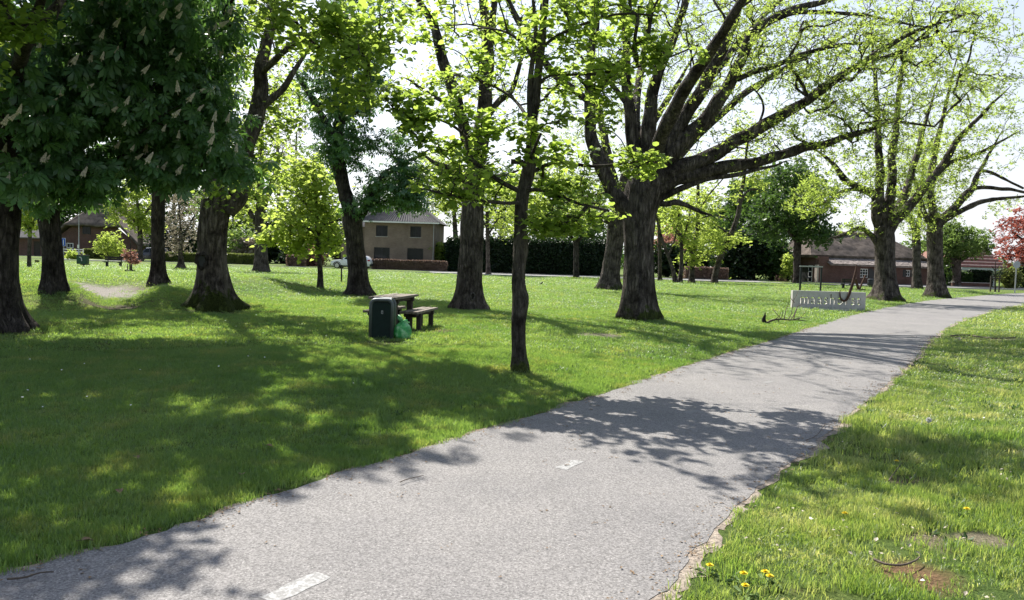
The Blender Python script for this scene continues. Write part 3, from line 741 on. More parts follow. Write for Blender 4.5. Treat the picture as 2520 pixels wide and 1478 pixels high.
def sheet(name, edge, z, mat, jitter=0, step=.12, parent=None):
    P = np.array(edge, float); Q = np.vstack([P, P[:1]]); out = []
    for a, b in zip(Q[:-1], Q[1:]):
        k = max(1, int(np.linalg.norm(b-a)/(step if max(abs(a).max(), abs(b).max()) < 25 else .6)))
        for t in np.arange(k)/k: out.append(a+(b-a)*t)
    out = np.array(out)
    if jitter:
        s = np.c_[out*2.1, out[:, :1]*0]; t = np.c_[out*9, out[:, :1]*0]
        out = out+jitter*np.c_[(vnoise(s, 1)-.5)*.9+(vnoise(t, 2)-.5)*1.2, (vnoise(s, 3)-.5)*.9+(vnoise(t, 4)-.5)*1.2]
    me = bpy.data.meshes.new(name); me.from_pydata([(a, b, z) for a, b in out], [], [tuple(range(len(out)))])
    me.update()
    if me.polygons[0].normal.z < 0: me.flip_normals()
    me.materials.append(mat); return link(name, me, parent)
def offset_poly(d, d2):
    def off(L, s):
        t = np.gradient(L, axis=0); t /= np.linalg.norm(t, axis=1, keepdims=True); return L+s*d*np.c_[-t[:, 1], t[:, 0]]
    return np.vstack([off(LEFT, 1), off(RIGHT, -d2/d)[::-1]])
SOIL = plain('verge_soil', (.29, .245, .20), .98, 0, 22, .5, .8, 60, .1)
v = sheet('path_verge', offset_poly(.03, .07), .003, SOIL, .12); v['kind'] = 'structure'
path = sheet('cycle_path', POLY, .006, asphaltmat('path_asphalt', (.065, .062, .061), (.34, .325, .318), 84, (.54, .52, .50)), .05); path['kind'] = 'structure'
# dashes of the centre line
PM = paintmat(); PF = paintmat(.60); DASH = [_flat(724, 1450), _flat(1400, 1146), _flat(1701, 1015), (3.62, 10.75), (5.45, 12.9), (7.3, 15.0), (9.2, 17.1), (11.2, 19.2), (13.2, 21.2)]
for k_, (dx, dy) in enumerate(DASH):
    nx, ny = DASH[min(k_+1, len(DASH)-1)]; qx, qy = DASH[max(k_-1, 0)]
    a = math.atan2(ny-qy, nx-qx); ln, wd = ((.34, .105), (.30, .10), (.26, .09))[min(k_, 2)]
    c, s = math.cos(a), math.sin(a)
    pts = [(dx+u*ln/2*c-w*wd/2*s, dy+u*ln/2*s+w*wd/2*c) for u, w in ((-1, -1), (1, -1), (1, 1), (-1, 1))]
    sheet('centre_line_dash', pts, .008, PM if k_ < 2 else PF, .02, .03, path)

ST = [(-220, 118), (-120, 102), (-70, 95), (-45, 88), (-22, 79), (0, 77), (20, 78), (40, 80), (62, 83), (110, 88), (220, 96)]
ST2 = [(x, y+(17 if x < -50 else 9)) for x, y in ST]
RC = [v[:] for v in catmull(ST, 6)]+[v[:] for v in catmull(ST2, 6)][::-1]
STM = asphaltmat('street_surface', (.27, .265, .26), (.40, .39, .38), 30, (.5, .49, .48))
s_ = sheet('street', RC, .08, STM); s_['kind'] = 'structure'
kb = MB()
for ed, sg in ((ST, -1), (ST2, 1)):
    P = [v for v in catmull(ed, 6)]
    for a, b in zip(P[:-1], P[1:]):
        d = (b-a); L = d.length; m_ = (a+b)/2; kb.box((m_.x, m_.y+sg*.1, .07), (L, .14, .2), math.atan2(d.y, d.x))
k_ = kb.build('street_kerb', plain('kerb_concrete', (.36, .35, .34), .9), None); k_['kind'] = 'structure'

# ---- grass, one object per lawn: tufts are scattered over points; the tuft shapes travel in the same mesh
def tuft(rng, nb, rad, h, w, dryf=.1):
    V = []; F = []; lv = []
    for i in range(nb):
        a = rng.uniform(0, 6.283); r = rad*rng.uniform(0, 1)**.5; x, y = r*math.cos(a), r*math.sin(a)
        hh = h*rng.uniform(.45, 1.15); ww = w*rng.uniform(.6, 1.2); l = rng.uniform(.15, .85)*hh; la = rng.uniform(0, 6.283); fa = rng.uniform(0, 6.283)
        dx, dy = l*math.cos(la), l*math.sin(la); fx, fy = ww/2*math.cos(fa), ww/2*math.sin(fa); n = len(V)
        V += [(x-fx, y-fy, -.01), (x+fx, y+fy, -.01), (x+dx*.35-fx*.8, y+dy*.35-fy*.8, hh*.6), (x+dx*.35+fx*.8, y+dy*.35+fy*.8, hh*.6), (x+dx, y+dy, hh)]
        F += [(n, n+1, n+3), (n, n+3, n+2), (n+2, n+3, n+4)]; lv += [rng.uniform(0, 1)]*5
    return V, F, lv
def scatter_group():
    ng = bpy.data.node_groups.new('grass_scatter', 'GeometryNodeTree')
    ng.interface.new_socket('Geometry', in_out='INPUT', socket_type='NodeSocketGeometry'); ng.interface.new_socket('Geometry', in_out='OUTPUT', socket_type='NodeSocketGeometry')
    N = ng.nodes.new; L = ng.links.new; gi = N('NodeGroupInput'); go = N('NodeGroupOutput')
    def attr(nm, t):
        a = N('GeometryNodeInputNamedAttribute'); a.data_type = t; a.inputs['Name'].default_value = nm
        return [o for o in a.outputs if o.enabled and o.name == 'Attribute'][0]
    tid = attr('tid', 'INT'); jn = N('GeometryNodeJoinGeometry')
    def sel(k):
        c = N('FunctionNodeCompare'); c.data_type = 'INT'; c.operation = 'EQUAL'
        ins = [i for i in c.inputs if i.type == 'INT']; L(tid, ins[0]); ins[1].default_value = k
        s = N('GeometryNodeSeparateGeometry'); s.domain = 'POINT'; L(gi.outputs[0], s.inputs['Geometry']); L(c.outputs[0], s.inputs['Selection']); return s.outputs[0]
    for k in range(5):
        t = N('GeometryNodeGeometryToInstance'); L(sel(k), t.inputs[0]); L(t.outputs[0], jn.inputs[0])
    ip = N('GeometryNodeInstanceOnPoints'); L(sel(-1), ip.inputs['Points']); L(jn.outputs[0], ip.inputs['Instance']); ip.inputs['Pick Instance'].default_value = True
    L(attr('pick', 'INT'), ip.inputs['Instance Index']); L(attr('rot', 'FLOAT_VECTOR'), ip.inputs['Rotation']); L(attr('scl3', 'FLOAT_VECTOR'), ip.inputs['Scale'])
    L(ip.outputs[0], go.inputs[0]); return ng
SG = scatter_group()
def grass_object(name, label, pts, scl3, rot, temps, mat, seed):
    rng = np.random.default_rng(seed); V = []; F = []; tid = []; lv = []
    for k, (v, f, l) in enumerate(temps):
        n = len(V); V += v; F += [(a+n, b+n, c+n) for a, b, c in f]; tid += [k]*len(v); lv += l
    nT = len(V); V = np.vstack([np.array(V), pts]); n = len(pts)
    me = mesh_np(name, V, np.array(F), mat, True)
    def put(nm, t, arr, dt):
        a = me.attributes.new(nm, t, 'POINT'); a.data.foreach_set('vector' if t == 'FLOAT_VECTOR' else 'value', np.ascontiguousarray(arr, dt).ravel())
    put('tid', 'INT', np.r_[tid, -np.ones(n)], np.int32); put('lv', 'FLOAT', np.r_[lv, np.zeros(n)], np.float32)
    put('pick', 'INT', np.r_[np.zeros(nT), rng.integers(0, len(temps), n)], np.int32)
    put('scl3', 'FLOAT_VECTOR', np.vstack([np.ones((nT, 3)), scl3]), np.float32); put('rot', 'FLOAT_VECTOR', np.vstack([np.zeros((nT, 3)), rot]), np.float32)
    o = link(name, me); md = o.modifiers.new('scatter', 'NODES'); md.node_group = SG
    return tag(o, label, 'grass', None, 'stuff')

def scatter_pts():
    rng = np.random.default_rng(21); out = []
    for r0, r1, dens, sxy, sz in ((1.1, 6.5, 620, 1.0, 1.0), (6.5, 13, 300, 1.3, .95), (13, 26, 75, 2.2, .95), (26, 48, 18, 4.0, 1.0), (48, 80, 4, 7.5, 1.1)):
        half = math.radians(62 if r1 < 7 else 54 if r1 < 14 else 46); n = int(dens*half*(r1*r1-r0*r0)); r = np.sqrt(rng.uniform(r0*r0, r1*r1, n)); t = rng.uniform(-half, half, n)
        x, y = r*np.sin(t), r*np.cos(t); pd = pathdist(x, y); edge = -.02+.13*vnoise(np.c_[x*3.1, y*3.1, x*0], 71)+.012*sxy+.06*(x > np.interp(y, RIGHT[:, 1], RIGHT[:, 0])-.2)
        street = np.interp(x, [p[0] for p in ST], [p[1] for p in ST])
        k = (pd > edge) & (y < street-.8)
        for qx, qy, qr in SOILSPOTS:
            d = np.hypot(x-qx, y-qy)/qr; k &= (d+.7*vnoise(np.c_[x*4, y*4, x*0], 72) > 1.1) | (rng.uniform(0, 1, n) < .10)
        bare = vnoise(np.c_[x*1.6, y*1.6, x*0], 73)*.6+vnoise(np.c_[x*5, y*5, x*0], 74)*.4; k &= ~((x > np.interp(y, RIGHT[:, 1], RIGHT[:, 0])-.2) & (bare > .60) & (rng.uniform(0, 1, n) < .75))
        x, y = x[k], y[k]; out.append((x, y, np.full(len(x), sxy), np.full(len(x), sz), pd[k]))
    return [np.concatenate(c) for c in zip(*out)]
SOILSPOTS = [(*at(*p)[:2], r) for p, r in (((258, 722), 2.0), ((285, 762), 1.1), ((1070, 817), .8), ((950, 845), .4), ((1480, 826), .7), ((2240, 1420), .30), ((2290, 1330), .24), ((2250, 1192), .28), ((2420, 1330), .2), ((525, 768), .9), ((2440, 838), 1.0))]
gx, gy, gs, gh, gpd = scatter_pts(); gzv = ground(gx, gy)
side = gx > np.interp(gy, RIGHT[:, 1], RIGHT[:, 0])-.5*(gy > 0)*0-.2
rg = np.random.default_rng(31); N_ = len(gx)
cl = vnoise(np.c_[gx*1.1, gy*1.1, gx*0], 81); cl2 = vnoise(np.c_[gx*4.5, gy*4.5, gx*0], 82)
rot = np.c_[rg.normal(size=N_)*.12, rg.normal(size=N_)*.12, rg.uniform(0, 6.283, N_)]
hl = gh*(.7+.45*cl+.35*cl2)*rg.uniform(.8, 1.2, N_); hl = np.where(gpd < .35, hl*1.25, hl)
hr = gh*(.45+1.0*cl**1.5+1.0*cl2**2)*rg.uniform(.7, 1.3, N_)
m1 = ~side; m2 = side
tr = random.Random(17)
lawn_t = [tuft(tr, 40, .085, .032, .0038) for _ in range(5)]
wild_t = [tuft(tr, 30, .078, .044, .0048) for _ in range(5)]
grass_object('lawn_grass', 'short mown grass of the park lawn left of the path', np.c_[gx, gy, gzv][m1], np.c_[gs, gs, hl][m1], rot[m1], lawn_t,
             grassmat('lawn_blades', (.060, .142, .038), (.121, .217, .072), (.28, .26, .12), (3.05, 2.5, 1.2), .60), 1)
grass_object('verge_grass', 'longer tufty grass with dry blades right of the path', np.c_[gx, gy, gzv][m2], np.c_[gs, gs, hr][m2], rot[m2], wild_t,
             grassmat('verge_blades', (.078, .158, .040), (.165, .245, .080), (.47, .45, .33), (2.75, 2.4, 1.25), .56), 2)
# crumbs of soil, dead leaf and bud scales along both edges of the path
rg = np.random.default_rng(55); n = 5200; LE = np.vstack([LEFT, RIGHT]); r = np.sqrt(rg.uniform(4, 500, n*12)); t = rg.uniform(-.72, .72, n*12); lx, ly = r*np.sin(t), r*np.cos(t); pdl = pathdist(lx, ly)
k = (pdl < .06) & (rg.uniform(0, 1, len(lx)) < np.exp(-np.abs(pdl)/.07)+.012); lx, ly = lx[k], ly[k]
q_ = rg.integers(0, len(lx), 3500); lx, ly = np.r_[lx, lx[q_]+rg.normal(size=3500)*.04], np.r_[ly, ly[q_]+rg.normal(size=3500)*.04]
pos = np.c_[lx, ly, .009+rg.uniform(0, .006, len(lx))]; fr = rand_frames(len(lx), rg, .8, .0); sz = rg.uniform(.006, .022, len(lx))*(1+.04*ly)
V, F = place(LT['simple'], pos, fr, sz)
tag(link('path_litter', mesh_np('path_litter', V, F, MT['dry'], False)), 'crumbs of dead leaf and soil along the path edges', 'litter', None, 'stuff')
# dry pale leaves and broad-leaved weeds in the right verge and along the lawn edge
rg = np.random.default_rng(66); n = 9000; r = np.sqrt(rg.uniform(4, 420, n)); t = rg.uniform(-.1, .74, n); lx, ly = r*np.sin(t), r*np.cos(t); pdl = pathdist(lx, ly)
rightside = lx > np.interp(ly, RIGHT[:, 1], RIGHT[:, 0]); dn = vnoise(np.c_[lx*1.3, ly*1.3, lx*0], 91)
k = (pdl > .03) & rightside & (dn > .52); lx, ly = lx[k], ly[k]; pos = np.c_[lx, ly, ground(lx, ly)+rg.uniform(.022, .055, len(lx))]
V, F = place(LT['simple'], pos, rand_frames(len(lx), rg, .55, .1), rg.uniform(.014, .040, len(lx)))
tag(link('dry_leaves', mesh_np('dry_leaves', V, F, plain('bleached_leaf', (.42, .37, .29), .85, 0, 20, .4), False)), 'bleached dead leaf bits caught in the right verge', 'dry leaves', None, 'stuff')
n = 1500; r = np.sqrt(rg.uniform(4, 260, n)); t = rg.uniform(-.72, .74, n); lx, ly = r*np.sin(t), r*np.cos(t); pdl = pathdist(lx, ly); rightside = lx > np.interp(ly, RIGHT[:, 1], RIGHT[:, 0])-.1
dn = vnoise(np.c_[lx*.9, ly*.9, lx*0], 95); k = (pdl > .05) & np.where(rightside, dn > .45, (dn > .6) & (pdl < 1.2)); lx, ly = lx[k], ly[k]; zz = ground(lx, ly); P_ = []; Fr_ = []; S_ = []
for x, y, z in zip(lx, ly, zz):
    m_ = rg.integers(4, 8); a0 = rg.uniform(0, 6.28); sc_ = rg.uniform(.035, .085)
    for i in range(m_):
        a = a0+i*6.283/m_+rg.normal()*.2; e = rg.uniform(.25, .75); yv = np.array([math.cos(a)*math.cos(e), math.sin(a)*math.cos(e), math.sin(e)]); xv = np.array([-math.sin(a), math.cos(a), 0]); P_.append((x, y, z+.004)); Fr_.append(np.stack([xv, yv, np.cross(xv, yv)], 1)); S_.append(sc_*rg.uniform(.7, 1.15))
T_w = (LT['simple'][0]*np.array([.75, 1, 1.6]), LT['simple'][1]); V, F = place(T_w, np.array(P_), np.array(Fr_), np.array(S_))
tag(link('weeds', mesh_np('weeds', V, F, MT['L_green'], True, np.repeat(rg.uniform(.3, 1, len(P_)), 4))), 'broad-leaved weed rosettes among the grass near the path', 'weeds', None, 'stuff')
# daisies and pale bits in the lawn
rg = np.random.default_rng(41); V = []; F = []
for _ in range(750):
    r = math.sqrt(rg.uniform(16, 2600)); t = rg.uniform(-.66, .66); x, y = r*math.sin(t), r*math.cos(t)
    if vnoise([[x*.4, y*.4, 0]], 90)[0] < .5 and rg.uniform() < .7: continue
    V.append((x, y))
V = np.array(V); pdv = pathdist(V[:, 0], V[:, 1]); V = V[pdv > .2]; zz = ground(V[:, 0], V[:, 1])
w = np.arange(6)*PI/3; rad = rg.uniform(.009, .015, len(V))
D = np.concatenate([np.stack([V[:, 0:1]+rad[:, None]*np.cos(w), V[:, 1:2]+rad[:, None]*np.sin(w), (zz+.045)[:, None]+0*w+rg.normal(size=(len(V), 6))*.004], -1), np.stack([V[:, 0], V[:, 1], zz+.052], -1)[:, None, :]], 1)
Fd = np.concatenate([(np.arange(len(V))*7)[:, None, None]+np.array([(q, (q+1) % 6, 6) for q in range(6)])[None]], 0).reshape(-1, 3)
tag(link('daisies', mesh_np('daisies', D.reshape(-1, 3), Fd, MT['daisy'])), 'scattered white daisies in the lawn', 'daisies', None, 'stuff')

# ------------------------------------------------------------------ trees of the park
# horse chestnuts on the left
tree('chestnut_tree', 'thick dark chestnut trunk cut by the left edge of the photo, in blossom', 'tree', (0, 815),
     [(-2, 815, 45), (-4, 740, 42), (-2, 640, 42), (0, 520, 44), (2, 420, 46), (0, 330, 42)],
     [[(0, 420, 26), (60, 330, 18), (150, 240, 13, 1), (260, 150, 8, 1.6)], [(0, 380, 30), (40, 250, 24, .5), (120, 100, 17, 1), (180, -60, 10, 1.5)],
      [(0, 400, 26), (-60, 300, 20), (-170, 180, 14), (-300, 60, 8)], [(0, 350, 34), (-20, 180, 26), (10, 0, 18), (30, -200, 10)],
      [(20, 330, 22), (160, 260, 17, 1.6), (330, 200, 12, 2.2), (450, 160, 7, 2.6)], [(0, 340, 22), (30, 200, 16, -1.5), (80, 60, 10, -3.2)]],
     [(60, 250, 330, 175, 2.4, 0, 280), (330, 210, 250, 185, 1.8, 1.3, 330), (120, 20, 380, 160, 3.2, .5, 260), (-250, 200, 300, 260, 3.5, 0, 70), (170, 455, 110, 55, 1.0, .8, 34), (70, 430, 70, 50, .9, -.8, 18), (100, -300, 430, 260, 4.2, 0, 130), (250, -190, 260, 150, 2.4, -2.0, 135), (520, -230, 170, 130, 2.0, -1.2, 60), (660, -170, 170, 110, 1.6, .2, 60), (430, 60, 190, 130, 1.5, 1.0, 130), (250, 395, 160, 60, 1.1, .6, 55), (490, 300, 120, 100, 1.2, 1.0, 75), (300, 440, 60, 30, .7, .2, 12), (440, 430, 50, 40, .7, .4, 14), (560, 400, 60, 60, .8, .6, 26)],
     ('palmate', 'L_chest', 7, .20, .18), 'bark_dark', 3, 'chestnut trees', (.85, .35), 6, leaf_parts=300, spikes=120, k=28, up=.08, droop=.8, gap=.47)
tree('chestnut_tree', 'dark leaning chestnut trunk on the bank left of the bare chute', 'tree', (135, 708),
     [(135, 708, 24), (131, 640, 22), (124, 570, 23), (116, 510, 27), (105, 450, 28), (100, 380, 24)],
     [[(112, 490, 20), (140, 440, 15), (190, 380, 10), (230, 300, 7)], [(108, 470, 20), (80, 400, 15), (50, 320, 10)], [(100, 380, 22), (105, 250, 17), (120, 100, 11)]],
     [(120, 400, 130, 90, 2.0, 0, 110), (160, 250, 220, 170, 3.0, 1, 130), (100, 60, 240, 150, 3.2, .5, 70), (185, 470, 60, 45, .9, 0, 22), (95, 500, 45, 30, .6, -.6, 14)],
     ('palm_far', 'L_chest', 8, .22, .2), 'bark_dark', 4, 'chestnut trees', (.5, .3), 5, spikes=14, up=.15, droop=.8)
tree('chestnut_tree', 'slim dark straight trunk right of the bare chute under chestnut leaves', 'tree', (388, 700),
     [(388, 700, 18), (389, 650, 15.5), (388, 580, 15), (390, 500, 16), (390, 420, 15), (388, 330, 13)],
     [[(390, 440, 9), (430, 380, 7), (480, 330, 5)], [(390, 420, 9), (350, 350, 7), (310, 290, 5)], [(388, 330, 12), (392, 200, 9), (400, 60, 6)]],
     [(390, 395, 110, 70, 1.8, 0, 80), (400, 240, 170, 130, 2.6, 0, 110), (400, 60, 180, 130, 2.6, 0, 60)],
     ('palm_far', 'L_chest', 8, .22, .2), 'bark_dark', 5, 'chestnut trees', (.75, .22), 5, spikes=8, up=.15, droop=.8)
# thick lime with mossy root plate
tree('lime_tree', 'thick ridged trunk with wide mossy root plate and dark knot hole', 'tree', (525, 760),
     [(525, 760, 38), (524, 700, 34.5), (522, 640, 34), (526, 560, 34.5), (532, 500, 36), (542, 445, 33)],
     [[(545, 470, 26), (580, 410, 26), (606, 345, 23), (628, 285, 21), (637, 228, 19), (650, 160, 16), (664, 60, 12), (670, -60, 8)],
      [(560, 520, 20), (585, 490, 20), (606, 440, 19), (608, 385, 17), (622, 330, 12)], [(540, 460, 26), (520, 380, 20), (500, 280, 16), (490, 150, 11), (480, 0, 7)],
      [(632, 275, 11), (668, 245, 10), (700, 215, 8), (740, 150, 5), (770, 100, 4)], [(645, 180, 8), (720, 110, 7, -2.8), (800, 80, 5, -5.4), (870, 110, 3, -6.4), (905, 160, 2.5, -6.6)],
      [(540, 430, 18), (545, 330, 14, 1), (560, 200, 9, 2), (560, 60, 6, 2)]],
     [(560, 90, 190, 130, 3, 0, 120), (800, 70, 140, 55, 1.2, -6.2, 80), (880, 190, 85, 70, .8, -6.6, 46), (560, -150, 280, 190, 4, 0, 120), (640, 390, 75, 80, 1.2, .5, 44), (690, 270, 65, 85, 1.2, 1, 48), (900, 60, 90, 60, 1.0, -6.4, 30), (560, 480, 90, 30, 1.2, -1.0, 14)],
     ('linden', 'L_linden', 13, .125, .17), 'bark_moss', 6, None, (1.15, .30), 6, limb_parts=True, k=34, up=.45, droop=.5, rough=.08)
# forked chestnut in the middle distance
tree('chestnut_tree', 'dark forked chestnut in front of the white car', 'tree', (885, 727),
     [(885, 727, 26), (880, 660, 23), (874, 600, 22), (868, 545, 24), (862, 510, 20)],
     [[(866, 540, 18), (846, 460, 17), (832, 400, 16), (826, 340, 15), (838, 285, 13), (858, 200, 11), (868, 100, 8), (866, -20, 5)],
      [(876, 550, 14), (898, 515, 11), (925, 462, 10), (955, 425, 8), (990, 405, 6), (1030, 385, 4)], [(828, 350, 10), (800, 300, 9), (775, 255, 7), (740, 200, 5)],
      [(836, 290, 9), (880, 270, 8), (905, 220, 6), (930, 150, 4)]],
     [(850, 330, 75, 110, 1.8, 0, 150), (860, 160, 105, 120, 2.4, 0, 190), (960, 470, 80, 60, 1.5, 0, 90), (1015, 490, 55, 34, 1.0, -.4, 34), (890, 500, 50, 30, .9, -.4, 16), (1010, 420, 50, 60, 1.2, 0, 34), (780, 230, 60, 80, 1.6, .8, 50), (860, -60, 150, 130, 2.8, 0, 70), (960, 330, 45, 110, 1.1, .6, 24)],
     ('palm_far', 'L_chest', 9, .22, .2), 'bark_dark', 7, None, (.6, .25), 5, k=22, up=.35, droop=.7)
def knot(root, px, py, w, h, ring, hole, name, lab=None):
    B = root.location; P = np.array([v.co[:] for v in [o for o in bpy.data.objects if o.parent == root and o.name.startswith('trunk')][0].data.vertices]); t = atY(px, py, B.y)-B
    near = P[(np.abs(P[:, 2]-t.z) < .25)]; j = np.argmin((near[:, 0]-t.x)**2*4+(near[:, 2]-t.z)**2+near[:, 1]*.8); c = Vector((t.x, near[j][1], t.z)); m = B.y/FPX; w *= m; h *= m
    b = MB(); b.tube([c+Vector((w*.5*math.cos(a), -.005, h*.5*math.sin(a)*(1+.2*math.sin(3*a)))) for a in np.linspace(0, 2*PI, 17)], [w*.17*(1+.4*math.sin(2.3*i)) for i in range(17)], 7)
    o = b.build(name, MT[ring], root, 'all')
    b = MB(); V = [c+Vector((0, -.012, 0))]+[c+Vector((w*.47*math.cos(a), -.02, h*.47*math.sin(a))) for a in np.linspace(0, 2*PI, 17)[:-1]]
    b.add(V, [(0, 1+i, 1+(i+1) % 16) for i in range(16)]); b.build('hollow', MT[hole], o)
LIME = [o for o in bpy.data.objects if o.get('label', '').startswith('thick ridged trunk')][0]
knot(LIME, 512, 641, 26, 34, 'bark_dark', 'black', 'knot_hole')
# park lime with wound
tree('lime_tree', 'straight grey trunk with a pale oval wound, right behind the picnic table', 'tree', (1152, 760),
     [(1152, 760, 33), (1155, 690, 30), (1160, 600, 29), (1165, 500, 27), (1170, 430, 25), (1174, 390, 22)],
     [[(1170, 420, 17), (1140, 310, 15), (1118, 240, 15), (1085, 140, 12), (1062, 60, 11), (1030, 0, 8), (1000, -70, 5)], [(1174, 400, 22), (1186, 320, 21), (1196, 240, 18), (1201, 120, 15), (1190, 0, 11), (1185, -120, 7)],
      [(1200, 140, 10), (1213, 60, 9), (1216, -60, 6)], [(1168, 470, 8), (1210, 440, 6), (1250, 430, 4)], [(1160, 460, 9), (1110, 420, 7), (1070, 400, 5)], [(1190, 300, 9), (1230, 250, 8), (1262, 220, 6), (1290, 120, 4)], [(1130, 270, 8), (1090, 250, 6), (1040, 220, 4)]],
     [(1150, 170, 150, 110, 2.5, .8, 64), (1080, 60, 110, 90, 2.0, 0, 40), (1230, 60, 110, 110, 2.2, 0, 46), (1130, 410, 110, 60, 1.6, .5, 34), (1150, -120, 260, 150, 4.0, 0, 70), (1010, 240, 60, 90, 1.2, .5, 24)],
     ('linden', 'L_lime', 8, .115, .15), 'bark', 8, None, (.6, .32), 5, limb_parts=True, k=26, up=.45, droop=.4)
knot([o for o in bpy.data.objects if o.get('label', '').startswith('straight grey trunk')][0], 1166, 727, 9, 17, 'bark_pale', 'twig_dark', 'healed_wound')
# young linden nearest the camera
tree('linden_tree', 'slender knobbly linden standing nearest the camera, left of the path', 'tree', (1278, 913),
     [(1278, 913, 22), (1277, 870, 19.5), (1275, 800, 18), (1281, 735, 21.5), (1276, 700, 18), (1278, 650, 17), (1283, 615, 20), (1282, 560, 16.5), (1285, 490, 16), (1296, 440, 17), (1304, 400, 15), (1309, 350, 14), (1308, 300, 13)],
     [[(1308, 305, 9), (1303, 250, 8), (1303, 200, 7), (1309, 150, 6), (1317, 90, 5), (1312, 0, 4)], [(1309, 300, 12), (1318, 260, 11), (1323, 200, 10.5), (1331, 130, 10), (1338, 60, 9), (1346, -10, 7), (1350, -120, 3)],
      [(1309, 142, 4), (1288, 108, 4), (1255, 84, 3.5), (1215, 72, 2.5, .3), (1150, 60, 2, .6)], [(1336, 118, 4.5), (1370, 90, 4), (1436, 60, 3.5, -.3), (1519, 37, 3, -.5), (1620, 40, 2, -.7)],
      [(1326, 208, 4.5), (1356, 186, 4), (1436, 183, 3.5), (1529, 173, 3), (1620, 150, 2.5), (1720, 110, 2)], [(1288, 475, 7), (1240, 452, 6), (1203, 426, 5.5), (1155, 383, 5), (1143, 333, 4), (1086, 296, 3.5), (1020, 290, 2.5), (965, 265, 2)],
      [(1290, 470, 6), (1340, 470, 5, -.3), (1420, 500, 4, -.5), (1500, 520, 3, -.6)], [(1298, 430, 6), (1370, 400, 5, .2), (1460, 410, 4, .3), (1560, 400, 3, .2), (1630, 395, 2, .2)],
      [(1284, 500, 5), (1230, 500, 4.5, -.4), (1150, 490, 3.5, -.7), (1060, 470, 2.5, -.9)], [(1305, 300, 5), (1260, 240, 4, .7), (1180, 200, 3, 1.2), (1080, 180, 2, 1.6)], [(1304, 400, 5), (1310, 380, 4, -.8), (1330, 330, 3, -1.6)],
      [(1300, 436, 7), (1291, 408, 7.5), (1284, 400, 7), (1258, 398, 6.5)]],
     [(1110, 330, 150, 85, .7, 0, 150), (1010, 250, 80, 60, .5, .1, 50), (1160, 450, 150, 75, .9, -.3, 95), (1400, 520, 130, 70, .75, -.3, 90), (1360, 420, 130, 80, .9, 0, 85), (1550, 400, 90, 40, .5, .2, 42), (1450, 190, 150, 70, .7, 0, 95), (1660, 120, 110, 50, .5, -.3, 50),
      (1400, 60, 170, 80, .9, -.2, 90), (1220, 120, 120, 90, .8, .4, 55), (1120, 210, 110, 50, .6, 1.2, 34), (1340, 300, 110, 60, .8, -.4, 40), (1330, -60, 330, 85, 1.6, 0, 130), (1500, 30, 170, 60, 1.2, .4, 50), (1330, 560, 90, 30, .5, -.2, 20), (1490, 290, 70, 40, .4, 0, 16), (1600, -60, 150, 70, .9, 0, 60), (1040, 50, 80, 60, .7, .4, 22)],
     ('linden', 'L_linden', 7, .088, .055), 'bark_young', 9, None, (.35, .09), 5, leaf_parts=300, k=20, up=.55, droop=.35, twig=.72, rough=.10, limb_wiggle=.3, gap=.50)
# linden outside the frame on the left whose low branch hangs in at the corner
tree('linden_tree', 'linden beyond the left edge whose bright branch hangs into the top corner', 'tree', (-330, 905),
     [(-330, 905, 34), (-335, 700, 30), (-330, 500, 28), (-325, 300, 26)],
     [[(-325, 380, 16), (-220, 220, 12), (-90, 110, 8), (20, 70, 4), (80, 60, 3)], [(-325, 300, 24), (-310, 0, 18), (-300, -300, 10)], [(-328, 340, 14), (-450, 150, 10), (-600, 30, 5)], [(-325, 250, 14), (-200, 20, 10, -1), (-60, -150, 6, -1.6), (60, -230, 4, -2)]],
     [(20, 50, 95, 55, .55, 0, 46), (-250, 40, 260, 160, 1.5, 0, 120), (-150, -300, 420, 260, 2.1, -.6, 330), (-480, 0, 200, 200, 1.5, 0, 70), (30, -330, 260, 150, 1.2, -1.2, 130)],
     ('linden', 'L_linden', 11, .095, .10), 'bark', 10, None, (.5, .3), 5, leaf_parts=120, k=18, up=.5, droop=.4, gap=.36)
